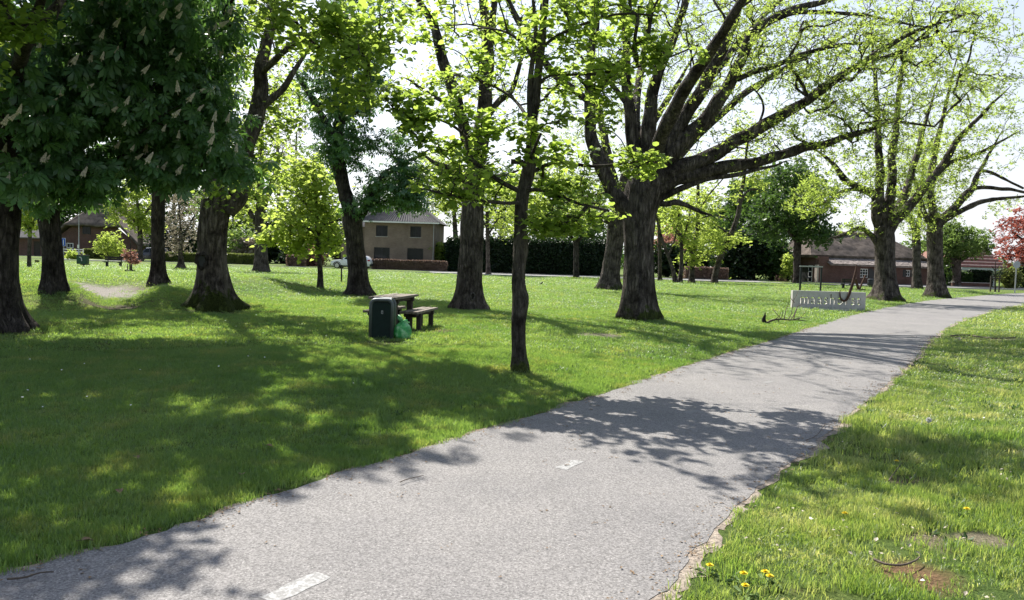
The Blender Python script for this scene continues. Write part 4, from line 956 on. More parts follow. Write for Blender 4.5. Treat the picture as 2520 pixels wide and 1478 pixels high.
# the big oak
OAKC = [(1300, 200, 230, 160, 4.0, 1.5, 130), (1480, 60, 200, 150, 4.0, 0, 170), (1720, 130, 190, 150, 4.0, 0, 230), (1950, 130, 220, 130, 3.6, 0, 320), (2150, 190, 210, 130, 3.0, 0, 280), (2030, 330, 190, 75, 2.2, 0, 150), (2300, 80, 150, 90, 2.2, 0, 170), (2400, 190, 110, 80, 2.0, 0, 70), (1800, 330, 150, 90, 2.4, 0, 70), (1800, 40, 200, 110, 3.4, 4.6, 130), (1960, 130, 170, 100, 3.0, 4.2, 100), (1420, 470, 110, 70, 2.0, .8, 40), (1600, -200, 700, 180, 7, 0, 210), (1760, -60, 420, 130, 5.5, -3.2, 110), (1500, 300, 120, 130, 3, 2.5, 50)]
tree('oak_tree', 'massive spreading oak with thick blotched trunk and long limbs over the path', 'tree', (1568, 783),
     [(1568, 783, 41), (1570, 720, 37.5), (1572, 640, 36.5), (1573, 570, 37), (1577, 510, 42), (1588, 460, 46), (1596, 430, 40)],
     [[(1560, 530, 19.8), (1520, 490, 19.0), (1490, 430, 18.2), (1468, 370, 16.7), (1452, 300, 15.2), (1447, 225, 13.7), (1452, 140, 11.4), (1462, 60, 9.9), (1458, -60, 6.8)],
      [(1450, 250, 9.1), (1412, 222, 9.1), (1370, 190, 9.1), (1315, 110, 8.4), (1270, 40, 7.6), (1235, -30, 6.1)],
      [(1585, 450, 18.2), (1562, 370, 16.7), (1549, 300, 15.2), (1542, 220, 12.9), (1540, 100, 10.6), (1530, -40, 8.4)], [(1545, 260, 7.6), (1520, 225, 6.8), (1490, 190, 5.3), (1440, 150, 3.0)],
      [(1592, 445, 23.8), (1596, 330, 18.2), (1606, 240, 15.2), (1632, 150, 12.2), (1664, 80, 9.9), (1695, -20, 7.6)],
      [(1598, 440, 25.5), (1640, 360, 19.8), (1682, 295, 17.5), (1735, 210, 15.2), (1772, 130, 13.7), (1792, 80, 12.2), (1818, 10, 9.9), (1830, -80, 6.8)],
      [(1602, 435, 27.2), (1660, 365, 22.9), (1720, 310, 18.2), (1775, 240, 16.0), (1812, 170, 14.4), (1855, 80, 12.9), (1900, 48, 10.6), (1960, 22, 8.4), (2040, 0, 6.1), (2130, -50, 3.8)],
      [(1815, 196, 6.8), (1850, 180, 6.8), (1900, 166, 6.5), (1960, 138, 5.7), (2030, 120, 4.9), (2090, 108, 3.8), (2150, 104, 2.7)],
      [(1840, 105, 6.1), (1885, 62, 6.1), (1960, 30, 6.1), (2050, 32, 4.9), (2130, 38, 3.8), (2230, 60, 2.7)],
      [(1606, 450, 28.9), (1650, 425, 25.5), (1710, 400, 19.8), (1765, 375, 17.5), (1830, 340, 16.0), (1900, 300, 14.1), (1965, 255, 12.2), (2040, 208, 10.3), (2095, 172, 8.7), (2143, 144, 7.6), (2200, 108, 6.1), (2260, 76, 4.6), (2340, 50, 3.0)],
      [(2120, 158, 5.3), (2190, 138, 4.6), (2230, 120, 3.8), (2290, 70, 3.0)],
      [(1606, 470, 25.5), (1660, 440, 19.0), (1720, 426, 16.7), (1780, 411, 15.2), (1850, 398, 13.7), (1908, 384, 12.5), (1960, 372, 11.4), (2009, 358, 9.9), (2060, 345, 8.4), (2110, 330, 6.8), (2150, 315, 5.3), (2200, 302, 3.8), (2300, 312, 2.3)],
      [(1610, 495, 10.6), (1650, 476, 8.4), (1700, 452, 6.8), (1750, 440, 6.1), (1810, 432, 5.3), (1860, 420, 4.6), (1905, 408, 3.0)],
      [(1608, 500, 8.4), (1640, 503, 7.6), (1662, 500, 6.8), (1690, 508, 5.3), (1727, 524, 3.8)],
      [(1590, 440, 19.8, -.2), (1630, 330, 16.7, -1.6), (1700, 200, 12.9, -3.2), (1790, 60, 9.1, -5), (1860, -60, 6.1, -6)], [(1600, 440, 18, .3), (1680, 300, 14, 2.2), (1780, 150, 10, 4), (1880, 40, 7, 5.5), (1960, -30, 4, 6.2)], [(1612, 445, 16, .3), (1720, 330, 12, 2.2), (1850, 220, 9, 3.8), (1980, 140, 6, 4.6), (2080, 90, 3, 5)], [(1585, 440, 18.2, .2), (1560, 300, 13.7, 2), (1580, 160, 9.9, 4), (1600, 20, 6.8, 5)],
      [(1990, 365, 3.8), (1985, 352, 3.0), (1960, 340, 3.8), (1950, 325, 2.3)], [(1870, 300, 3.0), (1880, 270, 3.0), (1872, 240, 2.3), (1850, 215, 1.9)]],
     OAKC, ('rosette', 'L_oak', 4, .135, .20), 'bark_oak', 12, None, (.42, .42), 5, limb_parts=True, k=40, up=.2, droop=.5, twig=1.15, rough=.07, limb_wiggle=.4)
tree('oak_tree', 'leaning thick oak trunk close behind the massive oak', 'tree', (1497, 713),
     [(1497, 713, 25), (1503, 670, 22), (1511, 610, 21), (1520, 545, 23), (1524, 500, 20)],
     [[(1520, 540, 13), (1480, 540, 8), (1440, 530, 5), (1395, 520, 3)], [(1522, 510, 15), (1500, 400, 11), (1470, 250, 7)], [(1524, 500, 16), (1560, 380, 12), (1640, 250, 7)], [(1524, 500, 12), (1620, 430, 7), (1720, 400, 4)]],
     [(1450, 520, 80, 40, 2, -1, 30), (1520, 330, 230, 150, 5, 0, 150), (1560, 150, 260, 140, 5, 0, 90)], ('rosette', 'L_oak', 7, .2, .35), 'bark_oak', 13, None, (.55, .45), 4, k=22, up=.2, droop=.5)
# oaks along the path on the right
RO = 'young-leaved oaks along the far bend of the path'
tree('oak_tree', 'oak with flared trunk just right of the lettered concrete slab', 'tree', (2181, 741),
     [(2181, 741, 30), (2180, 690, 24.5), (2178, 640, 22.5), (2176, 590, 24), (2176, 560, 24)],
     [[(2172, 570, 13), (2158, 540, 12), (2151, 483, 10), (2115, 462, 9), (2079, 440, 8), (2052, 405, 5), (2020, 380, 3)], [(2174, 570, 13), (2166, 500, 12), (2163, 394, 9), (2160, 280, 6), (2150, 150, 4)], [(2180, 565, 13), (2194, 470, 11), (2197, 380, 9), (2210, 250, 6), (2230, 120, 4)],
      [(2184, 575, 15), (2202, 545, 13), (2240, 508, 12), (2285, 450, 10), (2319, 403, 9), (2370, 330, 6), (2430, 270, 4)], [(2165, 610, 7), (2148, 585, 7), (2133, 573, 6), (2112, 562, 5.5), (2085, 575, 5), (2060, 583, 4)], [(2184, 560, 12, .5), (2230, 470, 10, 2), (2270, 330, 6, 3)], [(2120, 468, 5), (2080, 470, 4), (2030, 500, 3), (1985, 510, 2)], [(2290, 450, 5), (2340, 400, 5), (2400, 380, 4), (2460, 350, 3)]],
     [(2180, 230, 190, 160, 4.2, 0, 230), (2060, 440, 110, 90, 2.6, -.6, 120), (2250, 420, 150, 90, 3.5, 0, 130), (2200, 60, 240, 130, 5, 0, 160), (2000, 500, 60, 55, 1.5, -.5, 44), (2110, 560, 60, 26, 1.2, 0, 22), (2380, 300, 110, 120, 3, 0, 90), (2180, 480, 90, 60, 2, -.8, 40), (2230, -120, 260, 90, 5, 0, 60)],
     ('rosette', 'L_oak', 4, .245, .27), 'bark_oak', 14, RO, (.55, .42), 5, k=24, up=.2, droop=.5, gap=.46)
tree('oak_tree', 'dark straight oak trunk, nearest the bend of the path on the right', 'tree', (2305, 733),
     [(2305, 733, 24), (2303, 690, 19), (2301, 630, 17.5), (2300, 575, 18), (2302, 545, 16)],
     [[(2302, 560, 12), (2325, 535, 11), (2350, 512, 10), (2378, 480, 9), (2393, 462, 8), (2402, 440, 7), (2412, 420, 5), (2440, 370, 3)], [(2391, 465, 5), (2420, 462, 5), (2454, 464, 4.5), (2490, 468, 4), (2530, 476, 3)], [(2315, 547, 8), (2350, 528, 7), (2394, 504, 6.5), (2440, 492, 5), (2470, 488, 4), (2511, 485, 3)],
      [(2300, 545, 11), (2290, 470, 9), (2300, 380, 7), (2330, 250, 4)], [(2300, 560, 9), (2275, 530, 7), (2262, 490, 5), (2250, 440, 3)], [(2412, 420, 4), (2440, 425, 4), (2480, 445, 3), (2519, 465, 2.5)]],
     [(2300, 480, 90, 80, 2.5, 0, 90), (2370, 330, 170, 140, 4.5, 0, 190), (2430, 150, 180, 120, 4.5, 0, 150), (2260, 560, 50, 35, 1.2, 0, 24), (2470, 520, 60, 40, 1.5, 0, 14), (2400, -40, 200, 90, 4.5, 0, 50)],
     ('rosette', 'L_oak', 4, .255, .31), 'bark_oak', 15, RO, (.4, .5), 5, k=22, up=.2, droop=.5)
tree('oak_tree', 'slimmer oak trunk standing between and behind the two oaks at the bend', 'tree', (2257, 713),
     [(2257, 713, 12), (2256, 670, 10.5), (2255, 610, 10), (2254, 575, 10)], [[(2254, 580, 7), (2240, 540, 5), (2225, 490, 3)], [(2255, 575, 7), (2265, 520, 5), (2270, 440, 3)]],
     [(2250, 520, 70, 60, 3, 0, 90), (2245, 400, 100, 90, 4, 0, 90)], ('rosette', 'L_oak', 8, .34, .5), 'bark_oak', 16, RO, (.35, .4), 4, k=14, up=.2, droop=.5)
tree('maple_tree', 'dark round-crowned tree left of the thatched farmhouse', 'tree', (1962, 698),
     [(1962, 698, 9), (1961, 660, 8.5), (1962, 620, 9), (1964, 595, 9)], [[(1963, 600, 6), (1935, 560, 4), (1900, 520, 3)], [(1965, 600, 6), (1985, 560, 4), (2010, 530, 3)], [(1964, 595, 7), (1960, 520, 4), (1955, 450, 2)]],
     [(1955, 510, 105, 85, 5, 0, 170), (1900, 560, 60, 40, 3, 0, 50), (2010, 575, 55, 35, 3, 0, 50), (1940, 440, 60, 40, 3, 0, 40)], ('clump', 'L_green', 7, .42, .5), 'bark_dark', 17, None, (.35, .4), 4, k=14, up=.3)
tree('linden_tree', 'small lit linden with thin trunk left of the forked chestnut', 'tree', (788, 709),
     [(788, 709, 8), (788, 670, 6.5), (784, 620, 6), (781, 570, 5.5), (778, 500, 4)], [[(781, 580, 3), (750, 560, 2.5), (700, 560, 2), (660, 575, 1.5)], [(780, 560, 3), (810, 550, 2.5), (840, 540, 2)], [(780, 540, 3), (740, 490, 2.5), (700, 460, 2)], [(778, 500, 3.5), (775, 450, 2.5), (770, 400, 2)]],
     [(745, 550, 95, 60, 1.9, 0, 210), (770, 470, 85, 65, 1.7, 0, 160), (745, 420, 65, 45, 1.4, 0, 80), (690, 585, 60, 24, 1.0, 0, 54), (760, 610, 60, 28, 1.2, 0, 44), (825, 585, 30, 40, 1.0, 0, 30), (650, 580, 25, 10, .5, 0, 10)],
     ('linden', 'L_lime', 6, .20, .22), 'bark', 18, None, (.4, .25), 4, k=14, up=.4, droop=.2, twig=.8, gap=.36)
tree('lime_tree', 'stout trunk far off beside the street, left of the small lit linden', 'tree', (643, 669),
     [(643, 669, 18), (643, 640, 15.5), (642, 600, 15), (642, 560, 15), (641, 520, 13)], [[(642, 570, 9), (620, 530, 6), (590, 480, 4)], [(641, 530, 9), (660, 480, 6), (680, 420, 4)], [(641, 520, 11), (640, 440, 7), (645, 330, 4)]],
     [(640, 430, 90, 120, 4, 0, 120), (650, 260, 110, 130, 5, 0, 70), (600, 530, 50, 40, 2, 0, 26)], ('clump', 'L_lime', 5, .30, .5), 'bark', 19, None, (.35, .5), 4, k=16, up=.3, gap=.46)
tree('linden_tree', 'yellow-green young tree between the two leftmost trunks', 'tree', (72, 660),
     [(72, 660, 5), (72, 620, 4.5), (74, 570, 4), (75, 500, 3)], [[(73, 570, 2.5), (55, 540, 2)], [(74, 560, 2.5), (92, 530, 2)]],
     [(75, 540, 34, 50, 1.3, 0, 80), (78, 470, 30, 50, 1.2, 0, 60), (72, 410, 30, 40, 1.2, 0, 20)], ('clump', 'L_lime', 6, .20, .22), 'bark', 20, None, (.3, .3), 4, k=10, up=.3)
tree('apple_tree', 'grey thin tree with pale sparse buds in front of the clipped hedge', 'tree', (446, 662),
     [(446, 662, 9), (445, 640, 6), (444, 600, 5), (444, 560, 4)], [[(445, 610, 3), (425, 570, 2.5), (405, 540, 2)], [(444, 600, 3), (462, 560, 2.5), (480, 530, 2)], [(444, 560, 3), (440, 500, 2)]],
     [(442, 560, 48, 55, 2, 0, 120), (450, 500, 40, 40, 1.6, 0, 60), (430, 605, 40, 22, 1.4, 0, 40)], ('clump', 'L_grey', 4, .16, .3), 'bark', 21, None, (.7, .3), 4, k=10, up=.2, gap=.3)
tree('maple_tree', 'light green broad tree behind the dark blue van', 'tree', (345, 655),
     [(345, 655, 7), (345, 620, 6), (345, 580, 6), (342, 540, 5)], [[(344, 560, 4), (310, 520, 3), (280, 490, 2)], [(343, 550, 4), (370, 510, 3)], [(342, 540, 4), (335, 470, 3)]],
     [(320, 510, 65, 60, 3.5, 0, 140), (300, 440, 70, 60, 3.5, 0, 90), (360, 560, 40, 25, 2, 0, 40)], ('clump', 'L_lime', 7, .34, .4), 'bark', 22, None, (.3, .4), 4, k=10, up=.3, Y=98)
# saplings and thin trees near the street
TG = 'thin trees near the street right of the massive oak'
for a in (('thin straight trunk half hidden behind the massive oak', (1624, 692), [(1624, 692, 5), (1624, 640, 4.5), (1622, 560, 4), (1622, 480, 3)], [], [(1625, 500, 50, 60, 3, 0, 60)], 'L_lime', 31),
          ('thin trunk leaning left, second of the thin trees by the street', (1663, 697), [(1663, 697, 6), (1655, 660, 5), (1640, 620, 4.5), (1626, 580, 4), (1615, 530, 3)], [[(1645, 630, 3), (1660, 590, 2), (1670, 540, 1.5)]], [(1620, 520, 50, 50, 2.5, 0, 46)], 'L_lime', 32),
          ('thin upright trunk with thickened foot beside the leaning one', (1673, 697), [(1673, 697, 6), (1677, 650, 5), (1676, 590, 4.5), (1671, 530, 4), (1669, 460, 3)], [[(1675, 600, 3), (1690, 560, 2), (1700, 510, 1.5)]], [(1680, 520, 55, 60, 3, 0, 60), (1690, 600, 40, 30, 2, 0, 24)], 'L_lime', 33),
          ('forked slim tree with a side stem curving left', (1702, 697), [(1702, 697, 7.5), (1703, 660, 6), (1706, 620, 6), (1716, 570, 5.5), (1718, 520, 5), (1718, 470, 4), (1720, 400, 3)], [[(1704, 630, 4), (1690, 600, 3.5), (1672, 580, 3), (1660, 550, 2.5), (1650, 520, 2)], [(1720, 520, 3), (1745, 480, 2), (1780, 440, 1.5)], [(1718, 540, 2), (1760, 530, 1.5), (1800, 545, 1)]], [(1740, 590, 55, 60, 3, 0, 90), (1720, 480, 60, 60, 3, 0, 50), (1700, 640, 45, 25, 2, 0, 24)], 'L_lime', 34),
          ('slim tree leaning strongly to the right by the brown clipped hedge', (1757, 698), [(1757, 698, 8), (1764, 660, 7.5), (1782, 610, 7), (1802, 570, 6.5), (1816, 530, 6), (1822, 490, 5), (1832, 430, 4), (1838, 360, 3)], [[(1824, 500, 3), (1840, 470, 2.5), (1870, 468, 2)], [(1800, 580, 3), (1770, 560, 2), (1745, 540, 1.5)]], [(1790, 590, 55, 20, 2.5, 0, 34), (1835, 440, 60, 70, 3, 0, 70), (1850, 340, 60, 60, 3, 0, 40)], 'L_lime', 35)):
    tree('slim_tree', a[0], 'tree', a[1], a[2], a[3], a[4], ('clump', a[5], 6, .26, .36), 'bark', a[6], TG, (.4, .3), 4, k=12, up=.5, droop=.1, twig=.8)
tree('slim_tree', 'thin trunk with a bright airy crown, left of the nearest linden', 'tree', (1202, 676),
     [(1202, 676, 6), (1201, 640, 5), (1200, 580, 5), (1199, 520, 4)], [[(1200, 580, 3), (1225, 540, 2)], [(1199, 560, 3), (1170, 520, 2)]], [(1215, 500, 75, 70, 3, 0, 110), (1240, 560, 40, 25, 2, 0, 30), (1120, 470, 70, 60, 3, 2, 70)], ('clump', 'L_lime', 6, .24, .33), 'bark', 36, None, (.4, .3), 4, k=12, up=.5, droop=.1)
tree('maple_tree', 'small dark-crowned tree in front of the tall hedge, left of the leaning oak', 'tree', (1418, 686),
     [(1418, 686, 7.5), (1418, 650, 7), (1418, 610, 7), (1418, 590, 7)], [[(1418, 598, 4), (1395, 570, 3), (1370, 550, 2)], [(1419, 598, 4), (1445, 570, 3), (1465, 550, 2)], [(1418, 590, 5), (1420, 530, 3)]],
     [(1415, 545, 85, 38, 3.5, 0, 110), (1420, 500, 60, 40, 3, 0, 40)], ('clump', 'L_green', 6, .32, .4), 'bark_dark', 37, None, (.3, .4), 4, k=12, up=.5)
tree('red_maple_tree', 'red-leaved maple cut by the right edge of the photo', 'tree', (2575, 712),
     [(2575, 712, 9), (2574, 680, 8), (2572, 640, 7), (2570, 590, 6)], [[(2573, 640, 5), (2530, 600, 3), (2490, 570, 2)], [(2572, 620, 5), (2600, 580, 3)], [(2570, 590, 4), (2560, 530, 3)], [(2573, 650, 4), (2530, 640, 3), (2480, 625, 2)]],
     [(2530, 570, 70, 60, 3.5, 0, 200), (2510, 630, 60, 26, 2.5, 0, 80), (2600, 580, 80, 70, 3.5, 0, 80)], ('clump', 'L_red', 6, .26, .28), 'bark_dark', 38, None, (.3, .3), 4, k=12, up=.3, Y=84)
tree('pollard_tree', 'short pollard with a gnarled head and feathery green shoots behind the street', 'tree', (2354, 701),
     [(2354, 701, 10), (2354, 675, 9.5), (2354, 655, 10), (2352, 640, 13)], [[(2350, 645, 7), (2335, 620, 5), (2330, 590, 3)], [(2356, 645, 7), (2385, 628, 5), (2410, 610, 3)], [(2353, 640, 7), (2350, 590, 4), (2345, 560, 2)]],
     [(2375, 600, 65, 40, 3.5, 0, 210), (2330, 600, 35, 50, 3, 0, 110), (2335, 570, 28, 26, 2, 0, 40), (2315, 650, 14, 26, 1.5, 0, 24)], ('clump', 'L_willow', 7, .30, .32), 'bark', 39, None, (.2, .3), 4, k=14, up=.1, twig=.7, Y=92)
# ---- trees beyond the street
BG = 'trees standing beyond the street'
far = [  # label, px of trunk, depth, trunk top py, crown list, leaf, size, bark
    ('tall pale bare poplar, left of three far behind the lit linden', 640, 150, 300, [(640, 330, 40, 260, 4, 0, 130)], 'L_grey', .3, 'bark_pale'),
    ('tall pale bare poplar, middle of three far behind the lit linden', 685, 145, 260, [(688, 300, 42, 280, 4, 0, 140)], 'L_grey', .3, 'bark_pale'),
    ('tall pale bare poplar, right of three far behind the lit linden', 730, 155, 330, [(728, 360, 36, 240, 4, 0, 110)], 'L_grey', .3, 'bark_pale'),
    ('dark shrubby tree at the left end of the tan house', 830, 104, 560, [(800, 560, 60, 60, 4, 0, 130)], 'L_green', .5, 'bark_dark'),
    ('yellow-green tree rising behind the tan house', 1120, 112, 480, [(1110, 460, 95, 105, 5, 0, 250)], 'L_lime', .45, 'bark'),
    ('pale green tree behind the tall dark hedge, right of the nearest linden trunk', 1340, 108, 560, [(1330, 560, 100, 60, 5, 0, 150), (1340, 470, 100, 80, 5, 0, 150)], 'L_lime', .5, 'bark'),
    ('grey-green tree behind the tall hedge, left of the leaning oak', 1455, 112, 560, [(1450, 560, 80, 75, 5, 0, 170), (1430, 470, 70, 60, 5, 0, 70)], 'L_willow', .48, 'bark'),
    ('yellow-green tree far behind the forked slim tree', 1690, 118, 560, [(1690, 590, 90, 90, 6, 0, 260), (1740, 530, 50, 60, 4, 0, 60)], 'L_lime', .5, 'bark'),
    ('bushy dark green tree left of the dark-crowned maple', 1850, 106, 540, [(1850, 540, 85, 110, 6, 0, 280)], 'L_green', .55, 'bark_dark'),
    ('tall dark green tree behind the round-crowned maple', 1930, 118, 480, [(1940, 500, 90, 110, 6, 0, 230)], 'L_green', .6, 'bark_dark'),
    ('light green tree behind the left end of the thatched farmhouse roof', 2015, 118, 600, [(2010, 600, 60, 45, 5, 0, 120)], 'L_willow', .45, 'bark'),
    ('green tree behind the right end of the thatched farmhouse roof', 2290, 118, 620, [(2280, 630, 60, 45, 5, 0, 130)], 'L_willow', .45, 'bark'),
    ('airy pale green tree between the small lit linden and the forked chestnut', 770, 125, 470, [(765, 450, 75, 100, 5, 0, 150)], 'L_willow', .5, 'bark'),
    ('green tree rising over the white gable right of the park lime', 1235, 120, 500, [(1235, 490, 75, 100, 5, 0, 170)], 'L_green', .5, 'bark'),
    ('russet budding tree behind the forked slim tree', 1640, 112, 590, [(1650, 610, 50, 45, 4, 0, 90)], 'L_rust', .42, 'bark_dark'),
    ('dark tree behind the brick barn at far left', 20, 150, 500, [(30, 480, 110, 90, 8, 0, 200)], 'L_green', .8, 'bark_dark'),
    ('dark tree rising left of the thatched roof at far left', 150, 145, 500, [(140, 490, 70, 80, 7, 0, 170)], 'L_green', .7, 'bark_dark'),
    ('dark tall tree behind the left thatched farmhouse', 430, 150, 470, [(420, 430, 110, 120, 8, 0, 220)], 'L_green', .8, 'bark_dark'),
    ('brownish budding tree behind the mossy lime', 560, 125, 520, [(560, 530, 85, 100, 6, 0, 340)], 'L_willow', .45, 'bark'),
    ('dark thicket tree behind the stout far trunk', 700, 118, 580, [(690, 590, 80, 60, 6, 0, 330)], 'L_dark', .6, 'bark_dark'),
]
for q, (lab, px, Y, ty, cr, lm, sz, bk) in enumerate(far):
    b = proj(np.array([[(px-1260)/FPX*Y, Y, gz((px-1260)/FPX*Y, Y)]])); by = float(b[1][0])
    h = by-ty; w = max(3.0, 9*100/Y)
    tree('background_tree', lab, 'tree', (px, by), [(px, by, w), (px+1, by-h*.4, w*.8), (px-2, by-h*.75, w*.6), (px, ty, w*.35)], [], cr, ('clump', lm, 7, sz, sz*1.15), bk, 50+q, BG, (.3, .4), 4, k=10, up=.25, droop=.1, Y=Y, gap=.34, twig=1.1)
def conifer(px, Y, top, w, label, mat, seed):
    b = proj(np.array([[(px-1260)/FPX*Y, Y, 0]])); by = float(b[1][0]); mpp = Y/FPX; H = (by-top)*mpp; rng = np.random.default_rng(seed)
    B = atY(px, by, Y); B.z = gz(B.x, B.y); root = thing('spruce_tree', label, 'tree', B, 0, None)
    V, F = tubes_np([(np.array([(0, 0, -.2), (0, 0, H*.5), (0, 0, H)]), [.25, .14, .02], 8)]); link('trunk', mesh_np('trunk', V, F, MT['bark_dark']), root)
    pos = []; ln = []
    for i in range(30):
        z = H*(.06+.92*i/30); r = w*mpp*(1-z/H)**.8*.55+.15
        for a in np.arange(7)*2*PI/7+i*.9:
            rr_ = r*rng.uniform(.75, 1.1); e = np.array([math.cos(a)*rr_, math.sin(a)*rr_, z-rr_*.28]); s = np.array([0, 0, z])
            ln.append((np.array([s, (s+e)/2+np.array([0, 0, .05*rr_]), e]), [.03, .02, .006], 3))
            for t in rng.uniform(.2, 1.05, 7): pos.append(s+(e-s)*t+rng.normal(size=3)*.12)
    V, F = tubes_np(ln); link('branches', mesh_np('branches', V, F, MT['bark_dark']), root)
    pos = np.array(pos); fr = rand_frames(len(pos), rng, .4, .4); V, F = place(LT['clump'], pos, fr, .5*rng.uniform(.6, 1.2, len(pos)))
    NTRI[0] += len(F); o = link('crown', mesh_np('crown', V, F, MT[mat], True, np.repeat(rng.uniform(0, 1, len(pos)), len(LT['clump'][0]))), root); o['kind'] = 'stuff'
conifer(1800, 112, 450, 70, 'blue-grey spruce whose tip stands against the sky', 'L_spruce', 3)
conifer(1772, 108, 520, 60, 'shorter dark spruce left of the blue-grey one', 'L_dark', 4)

# ------------------------------------------------------------------ far wood, shrubs and hedges
def woodland():
    rng = np.random.default_rng(77); pos = []; sc = []
    for t in np.linspace(-62, 62, 120):
        a = math.radians(t+rng.normal()*.3); r = 190+rng.uniform(0, 60); h = rng.uniform(3.5, 8)*(1+.4*math.sin(t*.35)); w = rng.uniform(3, 6)
        q = rng.normal(size=(90, 3)); q /= np.linalg.norm(q, axis=1, keepdims=True); q *= rng.uniform(.3, 1, (90, 1))**.5
        c = np.array([r*math.sin(a), r*math.cos(a), h*.48]); pos.append(c+q*np.array([w, w, h*.5])); sc.append(rng.uniform(.9, 1.8, 90))
    pos = np.vstack(pos); sc = np.concatenate(sc); fr = rand_frames(len(pos), rng, .3, .1); V, F = place(LT['clump'], pos, fr, sc); NTRI[0] += len(F)
    lv = np.clip(.4*rng.uniform(0, 1, len(pos))+.6*vnoise(pos*.12, 3), 0, 1)
    tag(link('woodland', mesh_np('woodland', V, F, MT['L_green'], True, np.repeat(lv, len(LT['clump'][0])))), 'distant belt of woodland closing the view behind the houses', 'woodland', None, 'stuff')
woodland()
def gp(px, Y):
    p = atY(px, 700, Y); return Vector((p.x, Y, gz(p.x, Y)))
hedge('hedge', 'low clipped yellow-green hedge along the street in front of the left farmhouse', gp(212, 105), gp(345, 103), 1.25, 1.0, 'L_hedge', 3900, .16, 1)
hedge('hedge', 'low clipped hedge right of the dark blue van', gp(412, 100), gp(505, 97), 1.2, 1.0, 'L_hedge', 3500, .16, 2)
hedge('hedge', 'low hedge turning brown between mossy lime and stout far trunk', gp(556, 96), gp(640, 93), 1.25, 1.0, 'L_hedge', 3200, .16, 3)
hedge('hedge', 'short copper hedge left of the white car', gp(708, 91), gp(748, 91), 1.25, .9, 'L_beech', 1800, .15, 4, None, 'L_beech')
hedge('hedge', 'reddish copper beech hedge in front of the tan brick house', gp(916, 88), gp(1098, 87.5), 1.15, .7, 'L_beech', 4200, .13, 5, None, 'L_beech')
hedge('hedge', 'tall dark evergreen hedge behind the nearest linden', gp(1102, 91), gp(1500, 89), 3.4, 1.8, 'L_dark', 11000, .30, 6, None, 'L_dark', .25)
hedge('hedge', 'brown clipped hedge block behind the thin trees by the street', gp(1684, 88.5), gp(1788, 88), 1.35, 1.0, 'L_beech', 3800, .14, 7, None, 'L_beech')
hedge('hedge', 'dark box hedge under the pollard, left half', gp(2337, 93), gp(2385, 93), 1.6, 1.2, 'L_green', 1800, .2, 8, None, 'L_dark')
hedge('hedge', 'dark rounded box hedge right of the pollard', gp(2388, 93.2), gp(2432, 93.2), 1.85, 1.4, 'L_dark', 2200, .2, 9, None, 'L_dark')
SH = 'garden shrubs along the street'
for a in (('bright yellow-green bush above the clipped hedge', 271, 100, 70, 62, 'L_lime', 130, .24), ('low round light green bush left of the green litter bin', 180, 98, 36, 16, 'L_lime', 60, .2),
          ('dark leafy thicket right of the dark blue van', 430, 108, 130, 90, 'L_dark', 190, .45), ('grey-brown budding bush behind the mossy lime trunk', 575, 106, 120, 80, 'L_willow', 170, .4),
          ('pale budding bush left of the stout far trunk', 610, 104, 60, 60, 'L_grey', 90, .3), ('dark bush behind the copper hedge left of the car', 735, 98, 80, 60, 'L_dark', 150, .4),
          ('dark shrub under the small lit linden', 775, 97, 60, 45, 'L_rust', 90, .3), ('yellow-green shrub at the right corner of the tan house', 1075, 93, 46, 62, 'L_lime', 90, .3),
          ('dark evergreen shrub between tan house and tall hedge', 1112, 94, 50, 70, 'L_dark', 120, .4), ('dark evergreen mass right of the brown clipped hedge', 1830, 93, 130, 110, 'L_dark', 300, .5),
          ('bright green bush behind the brown clipped hedge', 1790, 98, 50, 80, 'L_lime', 90, .35), ('mottled shrub left of the farmhouse gable', 1900, 92, 80, 100, 'L_green', 190, .4),
          ('dark bush behind the massive oak trunk', 1640, 98, 80, 70, 'L_dark', 150, .45), ('dark bush right of the forked slim tree', 1715, 99, 60, 60, 'L_dark', 120, .42), ('yellow flowering shrub at the farmhouse gable corner', 1938, 88, 26, 60, 'L_lime', 80, .24),
          ('olive bush at the right end of the street, beside the sign pole', 2482, 92, 50, 44, 'L_hedge', 110, .28), ('dark tall bush cut by the right edge of the photo', 2535, 93, 60, 70, 'L_dark', 140, .4),
          ('dark bush between farmhouse and pollard', 2318, 96, 50, 46, 'L_dark', 110, .36)):
    b = proj(np.array([gp(a[1], a[2])[:]])); shrub('shrub', a[0], a[1], float(b[1][0]), a[3], a[4], a[5], a[6], a[7], 6, int(a[1]), 'shrub', None, 'clump', a[2], SH)

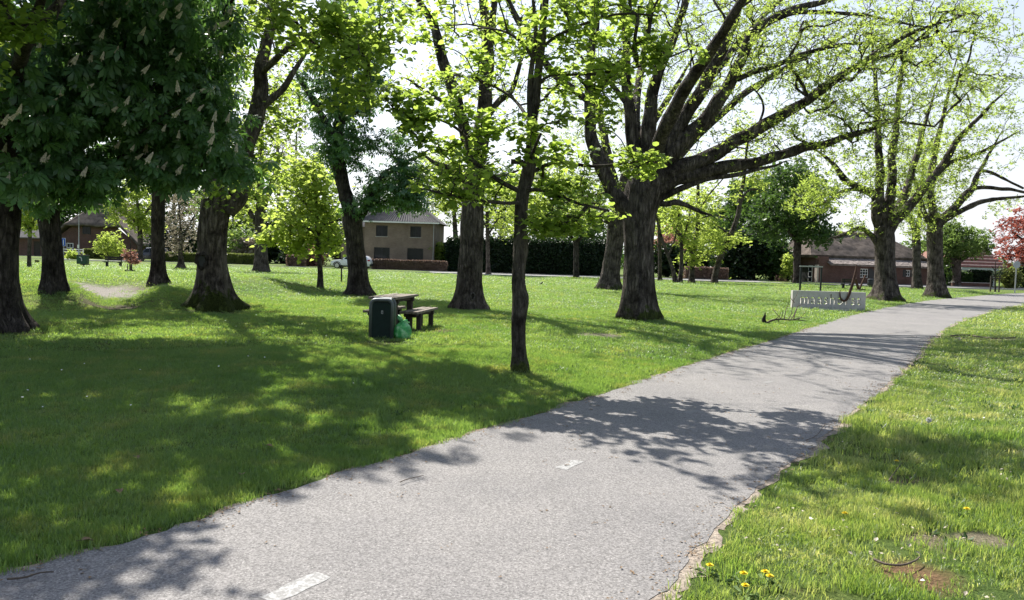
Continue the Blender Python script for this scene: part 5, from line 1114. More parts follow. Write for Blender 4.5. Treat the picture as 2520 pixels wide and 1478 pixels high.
# ------------------------------------------------------------------ buildings
def frame_rect(b, x0, x1, z0, z1, y, w, d):
    b.box(((x0+x1)/2, y, z1-w/2), (x1-x0, d, w)); b.box(((x0+x1)/2, y, z0+w/2), (x1-x0, d, w))
    b.box((x0+w/2, y, (z0+z1)/2), (w, d, z1-z0-2*w)); b.box((x1-w/2, y, (z0+z1)/2), (w, d, z1-z0-2*w))
def wall_with_holes(x0, x1, z0, z1, holes, y0, y1):
    """solid front wall between x0..x1 pierced by rectangular openings"""
    b = MB(); xs = sorted({x0, x1, *[h[0] for h in holes], *[h[1] for h in holes]}); zs = sorted({z0, z1, *[h[2] for h in holes], *[h[3] for h in holes]})
    cell = [[not any(h[0] <= (a+c)/2 <= h[1] and h[2] <= (d+e)/2 <= h[3] for h in holes) for d, e in zip(zs[:-1], zs[1:])] for a, c in zip(xs[:-1], xs[1:])]
    vid = {}
    def v(i, j, k):
        if (i, j, k) not in vid: vid[(i, j, k)] = len(b.v); b.v.append((xs[i], (y0, y1)[k], zs[j]))
        return vid[(i, j, k)]
    nx, nz_ = len(xs)-1, len(zs)-1
    for i in range(nx):
        for j in range(nz_):
            if not cell[i][j]: continue
            b.f.append((v(i, j, 0), v(i+1, j, 0), v(i+1, j+1, 0), v(i, j+1, 0))); b.f.append((v(i, j, 1), v(i, j+1, 1), v(i+1, j+1, 1), v(i+1, j, 1)))
            for di, dj, q in ((-1, 0, ((i, j), (i, j+1))), (1, 0, ((i+1, j), (i+1, j+1))), (0, -1, ((i, j), (i+1, j))), (0, 1, ((i, j+1), (i+1, j+1)))):
                ii, jj = i+di, j+dj
                if not (0 <= ii < nx and 0 <= jj < nz_ and cell[ii][jj]):
                    (a1, b1), (a2, b2) = q; b.f.append((v(a1, b1, 0), v(a2, b2, 0), v(a2, b2, 1), v(a1, b1, 1)))
    return b
def window(parent, x0, x1, z0, z1, y, mat, cols, rows, w=.06, bar=.03, sill=True):
    f = MB(); frame_rect(f, x0, x1, z0, z1, y, w, .07)
    for c in range(1, cols): f.box((x0+(x1-x0)*c/cols, y, (z0+z1)/2), (bar, .05, z1-z0-2*w))
    for r in range(1, rows): f.box(((x0+x1)/2, y-.002, z0+(z1-z0)*r/rows), (x1-x0-2*w, .046, bar))
    o = f.build('window', MT[mat], parent)
    MB().box(((x0+x1)/2, y+.012, (z0+z1)/2), (x1-x0-2*w+.004, .012, z1-z0-2*w+.004)).build('pane', MT['glass'], o)
    if sill: MB().box(((x0+x1)/2, y-.10, z0-.03), (x1-x0+.1, .2, .05)).build('sill', MT['concrete'], o)
    return o
def slope_tiles(b, a, c, d, e, step, r):
    """rolls of pantiles running down a slope a(ridge left) c(ridge right) d(eave right) e(eave left)"""
    a, c, d, e = map(Vector, (a, c, d, e)); n = max(2, int((d-e).length/step))
    up = (c-a).cross(e-a).normalized(); up = up if up.z > 0 else -up
    for i in range(n):
        t = (i+.5)/n; p = a.lerp(c, t); q = e.lerp(d, t)
        b.tube([p+up*.02, q+up*.02], r, 5, False)

# tan brick house in the middle
Yh = 92.0; mp_ = Yh/FPX
hx0, hx1 = (893-1260)*mp_, (1066-1260)*mp_; hb = gp(980, Yh).z
H = thing('brick_house', 'tan brick two-storey house with grey tiled roof behind the copper hedge', 'house', ((hx0+hx1)/2, Yh, hb), math.radians(-2))
hw = (hx1-hx0)/2; WIN = [(-hw+1.55-.2, -hw+2.95-.2, 3.85, 5.15, 2, 1), (-hw+5.45, -hw+6.75, 3.85, 5.15, 2, 1), (-hw+1.15, -hw+3.05, .75, 2.55, 2, 1), (-hw+5.15, -hw+7.05, .75, 2.55, 2, 1)]
wall_with_holes(-hw, hw, -.2, 5.62, [w[:4] for w in WIN], 0, .3).build('front_wall', MT['brick_tan'], H)
b = MB(); b.box((-hw+.15, 4.35, 2.71), (.3, 8.1, 5.82)); b.box((hw-.15, 4.35, 2.71), (.3, 8.1, 5.82)); b.box((0, 8.55, 2.71), (2*hw, .3, 5.82)); b.build('side_wall', MT['brick_tan'], H)
for w in WIN:
    window(H, w[0], w[1], w[2], w[3], .14, 'black', w[4], w[5], .08, .06)
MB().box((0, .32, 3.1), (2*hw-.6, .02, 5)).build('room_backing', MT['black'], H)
ov = .55; ez = 5.62; rz_ = 8.35; rx = hw-2.9
rc = [(-hw-ov, -ov, ez), (hw+ov, -ov, ez), (hw+ov, 8.7+ov, ez), (-hw-ov, 8.7+ov, ez), (-rx, 4.35, rz_), (rx, 4.35, rz_)]
b = MB(); b.add(rc, [(0, 1, 5, 4), (1, 2, 5), (2, 3, 4, 5), (3, 0, 4), (3, 2, 1, 0)]); R1 = b.build('roof', MT['tile_grey'], H)
b = MB(); slope_tiles(b, rc[4], rc[5], rc[1], rc[0], .30, .07); o = b.build('roof_tiles', MT['tile_grey'], R1); o['kind'] = 'stuff'
b = MB(); b.tube([(-rx, 4.35, rz_+.03), (rx, 4.35, rz_+.03)], .14, 8); b.tube([(-rx, 4.35, rz_+.03), (-hw-ov, -ov, ez+.05)], .11, 8); b.tube([(rx, 4.35, rz_+.03), (hw+ov, -ov, ez+.05)], .11, 8); b.build('ridge_tiles', MT['tile_grey'], R1)
MB().box((0, -ov-.07, ez-.06), (2*hw+2*ov+.1, .14, .16)).build('gutter', MT['white'], H)
MB().tube([(hw-.12, -.08, ez-.1), (hw-.12, -.08, 0)], .05, 8).build('downpipe', MT['galv'], H)
# set-back wing on its left
wx1 = -hw-.02; wx0 = -hw-3.4
WW = [(wx0+1.2, wx0+2.1, 3.6, 4.5), (wx0+.7, wx0+2.2, .1, 2.2)]
wall_with_holes(wx0, wx1, -.2, 5.0, WW, 2.4, 2.7).build('wing_wall', MT['brick_tan'], H)
for w in WW: window(H, w[0], w[1], w[2], w[3], 2.52, 'black', 2, 1, .07, .05)
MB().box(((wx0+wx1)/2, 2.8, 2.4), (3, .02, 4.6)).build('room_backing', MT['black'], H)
b = MB(); b.add([(wx0-.4, 2.0, 5.0), (wx1, 2.0, 5.0), (wx1, 8, 5.0), (wx0-.4, 8, 5.0), (wx0+1.2, 5, 7.4), (wx1, 5, 7.4)], [(0, 1, 5, 4), (1, 2, 5), (2, 3, 4, 5), (3, 0, 4), (3, 2, 1, 0)]); b.build('wing_roof', MT['tile_grey'], H)

# thatched long farmhouse on the right
P0 = gp(2012, 88.5); P1 = gp(2292, 92.5); fl = (P1-P0).to_2d().length; fa = math.atan2(P1.y-P0.y, P1.x-P0.x)
T_ = thing('thatched_farmhouse', 'long low brick farmhouse with thatched roof and pantile skirt on the right', 'house', P0, fa)
wz = 2.15
FW = [(6.15-.5, 6.75, .72, 1.75, 3, 3), (8.85-.3, 9.65, .72, 1.75, 3, 3), (12.0, 12.62, 1.0, 1.75, 2, 2)]
wall_with_holes(0, fl, -.3, wz, [w[:4] for w in FW], 0, .28).build('front_wall', MT['brick_red'], T_)
for w in FW:
    window(T_, w[0], w[1], w[2], w[3], .10, 'white', w[4], w[5], .07, .045, False)
    for sx in ((w[1]+.03, w[1]+.03+.55),) if w[1]-w[0] > .7 else ((w[0]-.45, w[0]-.03), (w[1]+.03, w[1]+.45)):
        MB().box(((sx[0]+sx[1])/2, -.03, (w[2]+w[3])/2), (sx[1]-sx[0], .04, w[3]-w[2]+.1)).build('shutter', MT['black'], T_)
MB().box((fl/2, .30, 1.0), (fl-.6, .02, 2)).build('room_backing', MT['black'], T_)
MB().box((7.55, -.02, .62), (.8, .05, 1.9)).build('plank_door', MT['black'], T_)
b = MB(); b.box((.14, 4.2, 1.35), (.28, 7.85, 3.3)); b.box((fl-.14, 4.2, 1.35), (.28, 7.85, 3.3)); b.box((fl/2, 8.25, 1.35), (fl, .28, 3.3)); b.build('side_wall', MT['brick_red'], T_)
# gable end: dark doors between pale posts
for k_, (y0, y1, mt) in enumerate(((1.0, 1.7, 'white'), (1.75, 3.1, 'black'), (3.2, 4.0, 'white'), (5.0, 5.6, 'white'))):
    o = MB(); o.box((-.05, (y0+y1)/2, .95), (.06, y1-y0, 2.0)); w_ = o.build('gable_door' if mt == 'black' else 'gable_window', MT[mt], T_)
    if mt == 'white':
        for r in range(3): MB().box((-.085, (y0+y1)/2, .35+r*.6), (.02, y1-y0-.14, .5)).build('pane', MT['glass'], w_)
MB().box((.72, .17, 2.6), (1.3, .2, .86)).build('wall_panel', MT['brick_red'], T_)
MB().box((-.1, .15, .95), (.22, .45, 2.2)).build('corner_pier', plain('pale_plaster', (.42, .36, .32), .9), T_)
# thatch: hipped body, uneven
def thatch(x0, x1, y0, y1, z0, z1, rx0, rx1, name, mat, parent):
    nu, nv = 64, 14; V = []; F = []
    ry = (y0+y1)/2
    def face(A, B, C, D):
        n = len(V)
        for j in range(nv+1):
            for i in range(nu+1):
                u, v = i/nu, j/nv; p = (Vector(A).lerp(Vector(B), u)).lerp(Vector(D).lerp(Vector(C), u), v)
                q = vnoise([[p.x*.9, p.y*.9, p.z*.9]], 5)[0]-.5; q2 = vnoise([[p.x*4, p.y*4, p.z*4]], 6)[0]-.5
                V.append((p.x, p.y, p.z+.22*q+.14*q2+.10*math.sin(v*PI)))
        for j in range(nv):
            for i in range(nu): a = n+j*(nu+1)+i; F.append((a, a+1, a+nu+2, a+nu+1))
    face((x0, y0, z0), (x1, y0, z0), (rx1, ry, z1), (rx0, ry, z1)); face((x1, y0, z0), (x1, y1, z0), (rx1, ry, z1), (rx1, ry, z1))
    face((x1, y1, z0), (x0, y1, z0), (rx0, ry, z1), (rx1, ry, z1)); face((x0, y1, z0), (x0, y0, z0), (rx0, ry, z1), (rx0, ry, z1))
    n = len(V); V.extend([(x0, y0, z0-.28), (x1, y0, z0-.28), (x1, y1, z0-.28), (x0, y1, z0-.28), (x0, y0, z0+.05), (x1, y0, z0+.05), (x1, y1, z0+.05), (x0, y1, z0+.05)])
    F.extend([(n+3, n+2, n+1, n), (n, n+1, n+5, n+4), (n+1, n+2, n+6, n+5), (n+2, n+3, n+7, n+6), (n+3, n, n+4, n+7)])
    me = bpy.data.meshes.new(name); me.from_pydata(V, [], F); me.polygons.foreach_set('use_smooth', [True]*len(F)); me.materials.append(mat); return link(name, me, parent)
th_ = thatch(-.5, fl+.3, .75, 8.9, 3.15, 6.0, 2.1, fl-3.4, 'thatched_roof', MT['thatch'], T_)
b = MB(); b.tube([(2.1, 4.8, 6.02), (fl-3.4, 4.8, 6.0)], .22, 8); b.build('ridge', MT['thatch_lit'], th_)
b = MB(); b.add([(1.2, -.55, wz-.02), (fl+.4, -.55, wz-.02), (fl+.4, 1.3, 3.02), (1.2, 1.3, 3.02), (1.2, -.55, wz-.12), (fl+.4, -.55, wz-.12), (fl+.4, 1.3, 2.92), (1.2, 1.3, 2.92)], [(0, 1, 2, 3), (7, 6, 5, 4), (0, 4, 5, 1), (1, 5, 6, 2), (2, 6, 7, 3), (3, 7, 4, 0)])
ts = b.build('tile_skirt', MT['tile_mix'], T_)
b = MB(); rs = random.Random(8)
for i in range(70):
    for j in range(6):
        x = 1.3+(fl-1.1)*(i+.5)/70; t0, t1 = j/6, (j+1.12)/6; up = Vector((0, -.42, .9))*.03*(1+rs.random())
        p = lambda t: Vector((x, 1.3-1.85*t, 3.02-(3.04-wz)*t))
        b.tube([p(t0)+up, p(min(t1, 1.02))+up+Vector((0, -.01, .035))], .085, 5, False)
o = b.build('roof_tiles', MT['tile_mix'], ts); o['kind'] = 'stuff'

# red-roofed house behind the pollard
P0 = gp(2330, 108); q = thing('red_roofed_house', 'house with striped red tiled roof behind the pollard', 'house', P0, math.radians(6))
wall_with_holes(0, 7.4, -.3, 2.6, [(1.0, 2.2, .8, 1.9), (5.2, 6.2, .8, 1.9)], 0, .3).build('front_wall', MT['white'], q)
for x0 in (1.0, 5.2): window(q, x0, x0+(1.2 if x0 < 3 else 1.0), .8, 1.9, .14, 'black', 2, 1)
b = MB(); b.box((.15, 4.3, 1.15), (.3, 8, 2.9)); b.box((7.25, 4.3, 1.15), (.3, 8, 2.9)); b.box((3.7, 8.45, 1.15), (7.4, .3, 2.9)); b.build('side_wall', MT['white'], q)
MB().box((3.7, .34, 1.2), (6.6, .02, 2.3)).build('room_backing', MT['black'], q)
b = MB(); b.add([(-.4, -.9, 2.55), (8.6, -.9, 2.55), (7.0, 4.3, 6.75), (2.4, 4.3, 6.75), (8.6, 9.4, 2.55), (-.4, 9.4, 2.55)], [(0, 1, 2, 3), (1, 4, 2), (4, 5, 3, 2), (5, 0, 3), (5, 4, 1, 0)]); r_ = b.build('roof', MT['tile_red'], q)
b = MB()
for j in range(9):
    t = (j+.5)/9.0; y = -.9+5.2*t; z = 2.55+4.2*t; x0 = -.4+2.8*t; x1 = 8.6-1.6*t; b.box(((x0+x1)/2, y, z+.05), (x1-x0-.1, .16, .10), 0, math.radians(39))
b.build('tile_courses', plain('pale_tile_edge', (.28, .20, .18), .8, 0, 3, .3), r_)
b = MB(); b.box((4.0, -2.1, 2.28), (8.4, 2.2, .35)); b.build('flat_porch_roof', MT['sign_back'], q)
for x in (.2, 7.8): MB().box((x, -2.9, 1.0), (.18, .18, 2.2)).build('porch_post', MT['white'], q)

# left thatched farmhouse: gable towards the street
P0 = gp(128, 118); LH = thing('thatched_farmhouse', 'dark thatched brick farmhouse, gable to the street, behind the left trunks', 'house', P0, math.radians(3))
hw_ = 12.6
gab = [(0, -.3), (hw_, -.3), (hw_, 2.3), (9.3, 4.9), (3.3, 4.9), (0, 2.3)]
MB().prism(gab, 0, .3).build('gable_wall', MT['brick_red'], LH)
window(LH, 4.55, 5.75, 3.55, 4.75, -.04, 'black', 2, 1, .08, .05, False); window(LH, 2.2, 3.2, 1.35, 2.1, -.04, 'white', 2, 1, .1, .05, False); window(LH, 8.3, 9.6, .9, 2.2, -.04, 'white', 2, 2, .09, .05, False)
b = MB(); b.box((.15, 7.3, 1.0), (.3, 14, 2.6)); b.box((hw_-.15, 7.3, 1.0), (.3, 14, 2.6)); b.build('side_wall', MT['brick_red'], LH)
def roofgrid(parent):
    V = []; F = []; m = 20; n = 40
    for sx in (-1, 1):
        for (A, B, C, D) in (((hw_/2+sx*(hw_/2+.7), -.7, 1.95), (hw_/2+sx*(hw_/2+.7), 14.5, 1.95), (hw_/2, 13.5, 9.0), (hw_/2, 3.2, 9.0)),):
            # the lower corner rises to the half hip at the gable
            k0 = len(V)
            for j in range(m+1):
                for i in range(n+1):
                    u, v = i/n, j/m; p = Vector(A).lerp(Vector(B), u).lerp(Vector(D).lerp(Vector(C), u), v)
                    fy = -.7 if v < .397 else -.7+3.9*(v-.397)/.603; by_ = 14.5-1.0*v; p.y = fy+(by_-fy)*u
                    V.append((p.x, p.y, p.z+.22*(vnoise([[p.x, p.y, p.z]], 8)[0]-.5)))
            for j in range(m):
                for i in range(n): a = k0+j*(n+1)+i; F.append((a, a+1, a+n+2, a+n+1))
    k0 = len(V)                                               # half hip over the gable
    for j in range(13):
        for i in range(25):
            u, v = i/24, j/12; a = Vector((2.0, -.78, 4.74)).lerp(Vector((hw_-2.0, -.78, 4.74)), u); p = a.lerp(Vector((hw_/2, 3.2, 9.06)), v)
            V.append((p.x, p.y, p.z+.2*(vnoise([[p.x, p.y, p.z]], 9)[0]-.5)))
    for j in range(12):
        for i in range(24): a = k0+j*25+i; F.append((a, a+1, a+26, a+25))
    me = bpy.data.meshes.new('thatched_roof'); me.from_pydata(V, [], F); me.polygons.foreach_set('use_smooth', [True]*len(F)); me.materials.append(MT['thatch'])
    o = link('thatched_roof', me, parent); s = o.modifiers.new('thickness', 'SOLIDIFY'); s.thickness = .3; s.offset = 0; return o
roofgrid(LH)
P0 = gp(30, 116); B_ = thing('brick_barn', 'low red brick barn left of the dark thatched farmhouse', 'barn', P0, math.radians(1))
wall_with_holes(0, 4.6, -.3, 2.9, [(3.2, 4.2, -.29, 2.2)], 0, .3).build('front_wall', MT['brick_red'], B_)
MB().box((3.7, .12, .95), (1.0, .06, 2.48)).build('door', MT['wood_dark'], B_)
b = MB(); b.box((.15, 3.2, 1.3), (.3, 5.8, 3.2)); b.box((4.45, 3.2, 1.3), (.3, 5.8, 3.2)); b.box((2.3, 6.2, 1.3), (4.6, .3, 3.2)); b.build('side_wall', MT['brick_red'], B_)
b = MB(); b.prism([(-.5, 2.75), (3.2, 5.0), (6.9, 2.75), (6.9, 2.6), (-.5, 2.6)], -.2, 4.8, 'x'); b.build('roof', MT['tile_grey'], B_)
# pale low house seen over the tall hedge
P0 = gp(1222, 112); q = thing('white_gabled_house', 'pale gable of a house showing over the tall dark hedge', 'house', P0, math.radians(4))
MB().prism([(0, -.3), (6, -.3), (6, 2.6), (3, 5.6), (0, 2.6)], 0, .3).build('gable_wall', MT['white'], q)
b = MB(); b.prism([(-.4, 2.3), (3, 5.75), (6.4, 2.3), (6.4, 2.55), (3, 6.0), (-.4, 2.55)], .35, 8); b.build('roof', MT['sign_back'], q)
b = MB(); b.box((.15, 4.2, 1.1), (.3, 7.6, 2.8)); b.box((5.85, 4.2, 1.1), (.3, 7.6, 2.8)); b.build('side_wall', MT['white'], q)
window(q, 2.4, 3.6, 3.0, 4.0, -.04, 'black', 2, 1)
b = thing('garden_wall', 'low brick garden edging under the pollard and box hedges', 'wall', gp(2342, 91.8), 0)
L_ = (gp(2434, 91.8)-gp(2342, 91.8)).length; MB().box((L_/2, 0, .22), (L_, .3, .55)).build('brickwork', MT['brick_red'], b); MB().box((L_/2, 0, .52), (L_+.04, .34, .06)).build('coping', MT['concrete'], b)

# ------------------------------------------------------------------ vehicles
def car(name, label, loc, rz, paint, L, Wd, H_, prof, cuts, suv=True):
    """prof: (x, zlow, zbelt, zroof) slices from nose (0) to tail (1)"""
    r = thing(name, label, 'car', loc, rz)
    V = []; F = []; ring = 12
    for x, zl, zb, zr in prof:
        hw0 = Wd/2*(1-.16*abs(2*x-1)**4); hr = hw0*(.80 if zr > zb+.12 else .97)
        pr = [(-.55*hw0, zl), (-hw0*.93, zl+.04), (-hw0, zl+.25), (-hw0*1.0, (zl+zb)/2+.08), (-hw0*.97, zb), (-hr, zr-.06), (-hr*.72, zr), (hr*.72, zr), (hr, zr-.06), (hw0*.97, zb), (hw0, (zl+zb)/2+.08), (hw0, zl+.25), (hw0*.93, zl+.04), (.55*hw0, zl)]
        ring = len(pr); V += [(x*L-L/2, y, z) for y, z in pr]
    n = len(prof)
    for i in range(n-1):
        for j in range(ring): F.append((i*ring+j, i*ring+(j+1) % ring, (i+1)*ring+(j+1) % ring, (i+1)*ring+j))
    F += [tuple(range(ring))[::-1], tuple((n-1)*ring+j for j in range(ring))]
    b = MB(); b.add(V, F); b.build('body', paint, r, True)
    def at_x(x):
        for a, c in zip(prof[:-1], prof[1:]):
            if a[0] <= x <= c[0]:
                t = (x-a[0])/(c[0]-a[0]+1e-9); return [a[k]+t*(c[k]-a[k]) for k in range(4)]
        return list(prof[-1])
    def side(x, z, s, off=.012):
        a = at_x(x); hw0 = Wd/2*(1-.16*abs(2*x-1)**4); hr = hw0*.80; t = min(1, max(0, (z-a[2])/max(.05, a[3]-.06-a[2]))); return (x*L-L/2, s*(hw0*.97*(1-t)+hr*t+off), z)
    for s in (-1, 1):
        for x0, x1, k0, k1 in cuts:
            zb0, zb1 = at_x(x0)[2]+.03, at_x(x1)[2]+.03; zt0, zt1 = max(zb0+.03, at_x(x0+k0)[3]-.12), max(zb1+.03, at_x(x1-k1)[3]-.12)
            P = [side(x0, zb0, s), side(x1, zb1, s), side(x1-k1, zt1, s), side(x0+k0, zt0, s)]; Q = [(a, c-s*.02, d) for a, c, d in P]
            b = MB(); b.add(P+Q, [(0, 1, 2, 3), (7, 6, 5, 4), (0, 4, 5, 1), (1, 5, 6, 2), (2, 6, 7, 3), (3, 7, 4, 0)]); b.build('side_window', MT['glass'], r)
        for x in (.175, .80):
            w = MB(); w.lathe([(.17, -.10), (.33, -.11), (.355, -.07), (.355, .07), (.33, .11), (.17, .10)], k=24); t = w.build('wheel', MT['rubber'], r, True)
            t.location = (x*L-L/2, s*(Wd/2-.10), .355); t.rotation_euler = (PI/2, 0, 0)
            d = MB(); d.lathe([(.0, .085), (.23, .105), (.235, .112), (.0, .115)] if s < 0 else [(.0, -.115), (.235, -.112), (.23, -.105), (.0, -.085)], k=20); d.build('rim', MT['alloy'], t, True)
            a_ = MB(); a_.tube([(x*L-L/2+.43*math.cos(q), s*(Wd/2-.005), .355+.43*math.sin(q)) for q in np.linspace(.05, PI-.05, 12)], .035, 6); a_.build('wheel_arch', MT['black'], r)
        b = MB(); b.box((L/2-.22, s*(Wd/2*.80), 1.0 if suv else .95), (.28, .20, .16)); b.build('taillight', MT['red_lamp'], r, False, .02)
        b = MB(); b.box((-L/2+.25, s*(Wd/2*.72), .78), (.36, .30, .13)); b.build('headlight', MT['clear_lamp'], r, False, .02)
        b = MB(); b.box((-L/2+.30*L, s*(Wd/2+.09), at_x(.31)[2]+.06), (.16, .16, .11)); b.build('mirror', MT['black'], r, False, .02)
        b = MB(); b.box((0, s*(Wd/2-.02), .33), (L*.5, .06, .10)); b.build('sill_trim', MT['black'], r)
    b = MB(); b.box((L/2-.03, 0, .48), (.12, Wd*.86, .26)); b.build('rear_bumper', MT['black'], r, False, .02)
    b = MB(); b.box((-L/2+.04, 0, .46), (.12, Wd*.8, .24)); b.build('front_bumper', MT['black'], r, False, .02)
    a1, a2 = prof[-3], prof[-2]
    x0, x1 = prof[-2][0]*L-L/2, prof[-3][0]*L-L/2
    z0, z1 = prof[-2][2]+.12, prof[-3][3]-.08
    return r
SUV = [(0, .42, .62, .66), (.02, .34, .80, .84), (.10, .24, .93, .97), (.25, .24, 1.0, 1.04), (.29, .24, 1.02, 1.12), (.42, .24, 1.05, 1.56), (.55, .24, 1.07, 1.63), (.75, .24, 1.09, 1.60), (.90, .26, 1.10, 1.46), (.955, .32, 1.06, 1.20), (.985, .36, 1.0, 1.04), (1, .42, .7, .74)]
p = gp(866, 87.5)
car('parked_car', 'white car parked on the street, half hidden by the forked chestnut', (p.x, p.y, .1), math.radians(-4), MT['car_white'], 4.6, 1.85, 1.63, SUV, [(.335, .52, .085, .0), (.54, .74, .0, .01), (.76, .90, .0, .05)])
VAN = [(0, .42, .66, .70), (.03, .30, .86, .90), (.14, .24, .98, 1.02), (.24, .24, 1.03, 1.07), (.27, .24, 1.05, 1.12), (.40, .24, 1.10, 1.72), (.55, .24, 1.12, 1.80), (.88, .24, 1.14, 1.78), (.955, .26, 1.14, 1.66), (.98, .32, 1.1, 1.30), (1, .40, .8, .84)]
p = gp(372, 101)
car('parked_car', 'dark blue van-like car parked behind the red sapling', (p.x, p.y, .1), math.radians(6), MT['car_blue'], 4.4, 1.8, 1.8, VAN, [(.33, .50, .085, .0), (.52, .72, .0, .0), (.74, .93, .0, .02)])

# ------------------------------------------------------------------ park furniture
def planks(parent, name, x0, x1, y0, y1, z, n, t, mat, gap=.012):
    w = (x1-x0)/n
    for i in range(n):
        o = MB().box((0, 0, 0), (w-gap, y1-y0, t)).build(name, mat, parent, False, .006)
        o.location = (x0+w*(i+.5), (y0+y1)/2, z-t/2+random.uniform(-.003, .003)); o.rotation_euler.z = random.uniform(-.003, .003)
def to_ground(px, py, z):
    d = ray(px, py); t = (z-CAM_H)/d.z; return Vector((d.x*t, d.y*t, z))
RZ = math.radians(-8.5)
c = to_ground(1049, 778, .41); f0 = gz(c.x-.2, c.y+.8)
Bn = thing('picnic_bench', 'low backless wooden bench right of the picnic table, sunlit on top', 'bench', (c.x-.24, c.y+.86, f0), RZ, 'benches of the picnic set')
planks(Bn, 'seat_plank', -.20, .20, -.88, .88, .425, 3, .05, MT['wood'], .022)
for y in (-.52, .52):
    MB().box((0, y, .33), (.36, .09, .09)).build('cross_beam', MT['wood_dark'], Bn)
    for x in (-.10, .13) if y < 0 else (-.12, .12): MB().box((x, y, .12), (.09, .11, .35)).build('leg', MT['wood_dark'], Bn, False, .006)
for x in (-.11, .11): MB().box((x, 0, .35), (.05, 1.5, .06)).build('side_rail', MT['wood_dark'], Bn)
c = to_ground(992, 743, .72); f0 = gz(c.x-.3, c.y+.8)
Tb = thing('picnic_table', 'weathered wooden picnic table behind the litter bin', 'table', (c.x-.29, c.y+.80, f0), RZ)
planks(Tb, 'table_plank', -.29, .29, -.86, .86, .735, 4, .05, MT['wood'], .02)
for y in (-.55, .55):
    MB().box((0, y, .635), (.52, .09, .09)).build('cross_beam', MT['wood_dark'], Tb)
    for x in (-.17, .17): MB().box((x, y, .27), (.11, .12, .66)).build('leg', MT['wood_dark'], Tb, False, .006)
for x in (-.17, .17): MB().box((x, 0, .655), (.05, 1.45, .07)).build('side_rail', MT['wood_dark'], Tb)
Tx = copy_tree(Bn); Tx['label'] = 'low wooden bench left of the picnic table, mostly hidden by the litter bin'
p = to_ground(893, 775, .41); Tx.location = (p.x+.34, p.y+.7, gz(p.x, p.y))

p = at(937, 835); wd = 62*p.y/FPX; hb = 101*p.y/FPX
Bi = thing('litter_bin', 'dark green litter bin with rounded grey frame beside the picnic table', 'bin', (p.x, p.y+.02, p.z), math.radians(3))
D_ = .40
MB().box((0, D_/2, hb*.47), (wd-.10, D_, hb*.90)).build('body', MT['bin_green'], Bi, False, .015)
MB().box((0, -.012, hb*.455), (wd-.125, .02, hb*.84)).build('door', MT['bin_green'], Bi, False, .006)
b = MB(); R0 = wd/2-.035; rr0 = .09
pts = [(-R0, 0, -.05), (-R0, 0, hb-.035-rr0)]+[(-R0+rr0-rr0*math.cos(a), 0, hb-.035-rr0+rr0*math.sin(a)) for a in np.linspace(.2, PI/2, 6)]+[(R0-rr0+rr0*math.sin(a), 0, hb-.035-rr0+rr0*math.cos(a)) for a in np.linspace(0, PI/2-.2, 6)]+[(R0, 0, hb-.035-rr0), (R0, 0, -.05)]
b.tube(pts, .034, 10); b.build('front_frame', MT['bin_grey'], Bi, 'all')
b = MB(); b.tube([(x, D_, z) for x, _, z in pts], .034, 10); b.build('rear_frame', MT['bin_grey'], Bi, 'all')
b = MB(); b.prism([(-.02, hb*.915), (-.02, hb*.945), (D_*.55, hb*1.01), (D_+.02, hb*.945), (D_+.02, hb*.915)], -wd/2+.06, wd/2-.06, 'x'); b.build('lid', MT['bin_grey'], Bi, False, .008)
lp = MB().box((.015, -.027, hb*.66), (.034, .008, .062)).build('lock_plate', MT['galv'], Bi, False, .003)
MB().box((.017, -.0325, hb*.655), (.012, .004, .03)).build('keyhole', MT['black'], lp)

# tied green plastic sack
p = at(988, 836); bw = 40*p.y/FPX; bh = 43*p.y/FPX
Bg = thing('rubbish_bag', 'tied light green plastic rubbish bag leaning against the litter bin', 'bag', (p.x-.005, p.y+.16, p.z), 0)
prof = [(0.0, .0), (.32, .0), (.44, .07), (.50, .22), (.515, .40), (.48, .60), (.40, .78), (.27, .91), (.12, 1.0), (.05, 1.06)]
pv = catmull([(a, b_, 0) for a, b_ in prof], 4); V = []; kk = 40
for q in pv:
    for j in range(kk):
        w = 2*PI*j/kk; r = q.x*bw; s = vnoise([[math.cos(w)*2.4, math.sin(w)*2.4, q.y*3]], 12)[0]-.5; fold = math.sin(w*9+q.y*3)*.05*(q.y**2) + s*.22*min(1, q.x*4)
        V.append((r*(1+fold)*math.cos(w)*1.02, r*(1+fold)*math.sin(w)*.9, q.y*bh+.02*s))
F = [(i*kk+j, i*kk+(j+1) % kk, (i+1)*kk+(j+1) % kk, (i+1)*kk+j) for i in range(len(pv)-1) for j in range(kk)]
BM = bagmat(); b = MB(); b.add(V, F); b.build('sack', BM, Bg, 'all')
b = MB(); zt = bh*1.03
for k_, (dx, dz, w0) in enumerate(((-.11, .07, .04), (-.08, .10, .035), (.08, .01, .025), (.12, -.03, .018))):
    n = len(b.v); P = [Vector((0, 0, zt-.03)), Vector((dx*.5, -.01, zt+dz*.45)), Vector((dx, .01*k_, zt+dz))]
    b.tube(P, [.02, w0, w0*.55], 8)
b.build('knot', BM, Bg, 'all')

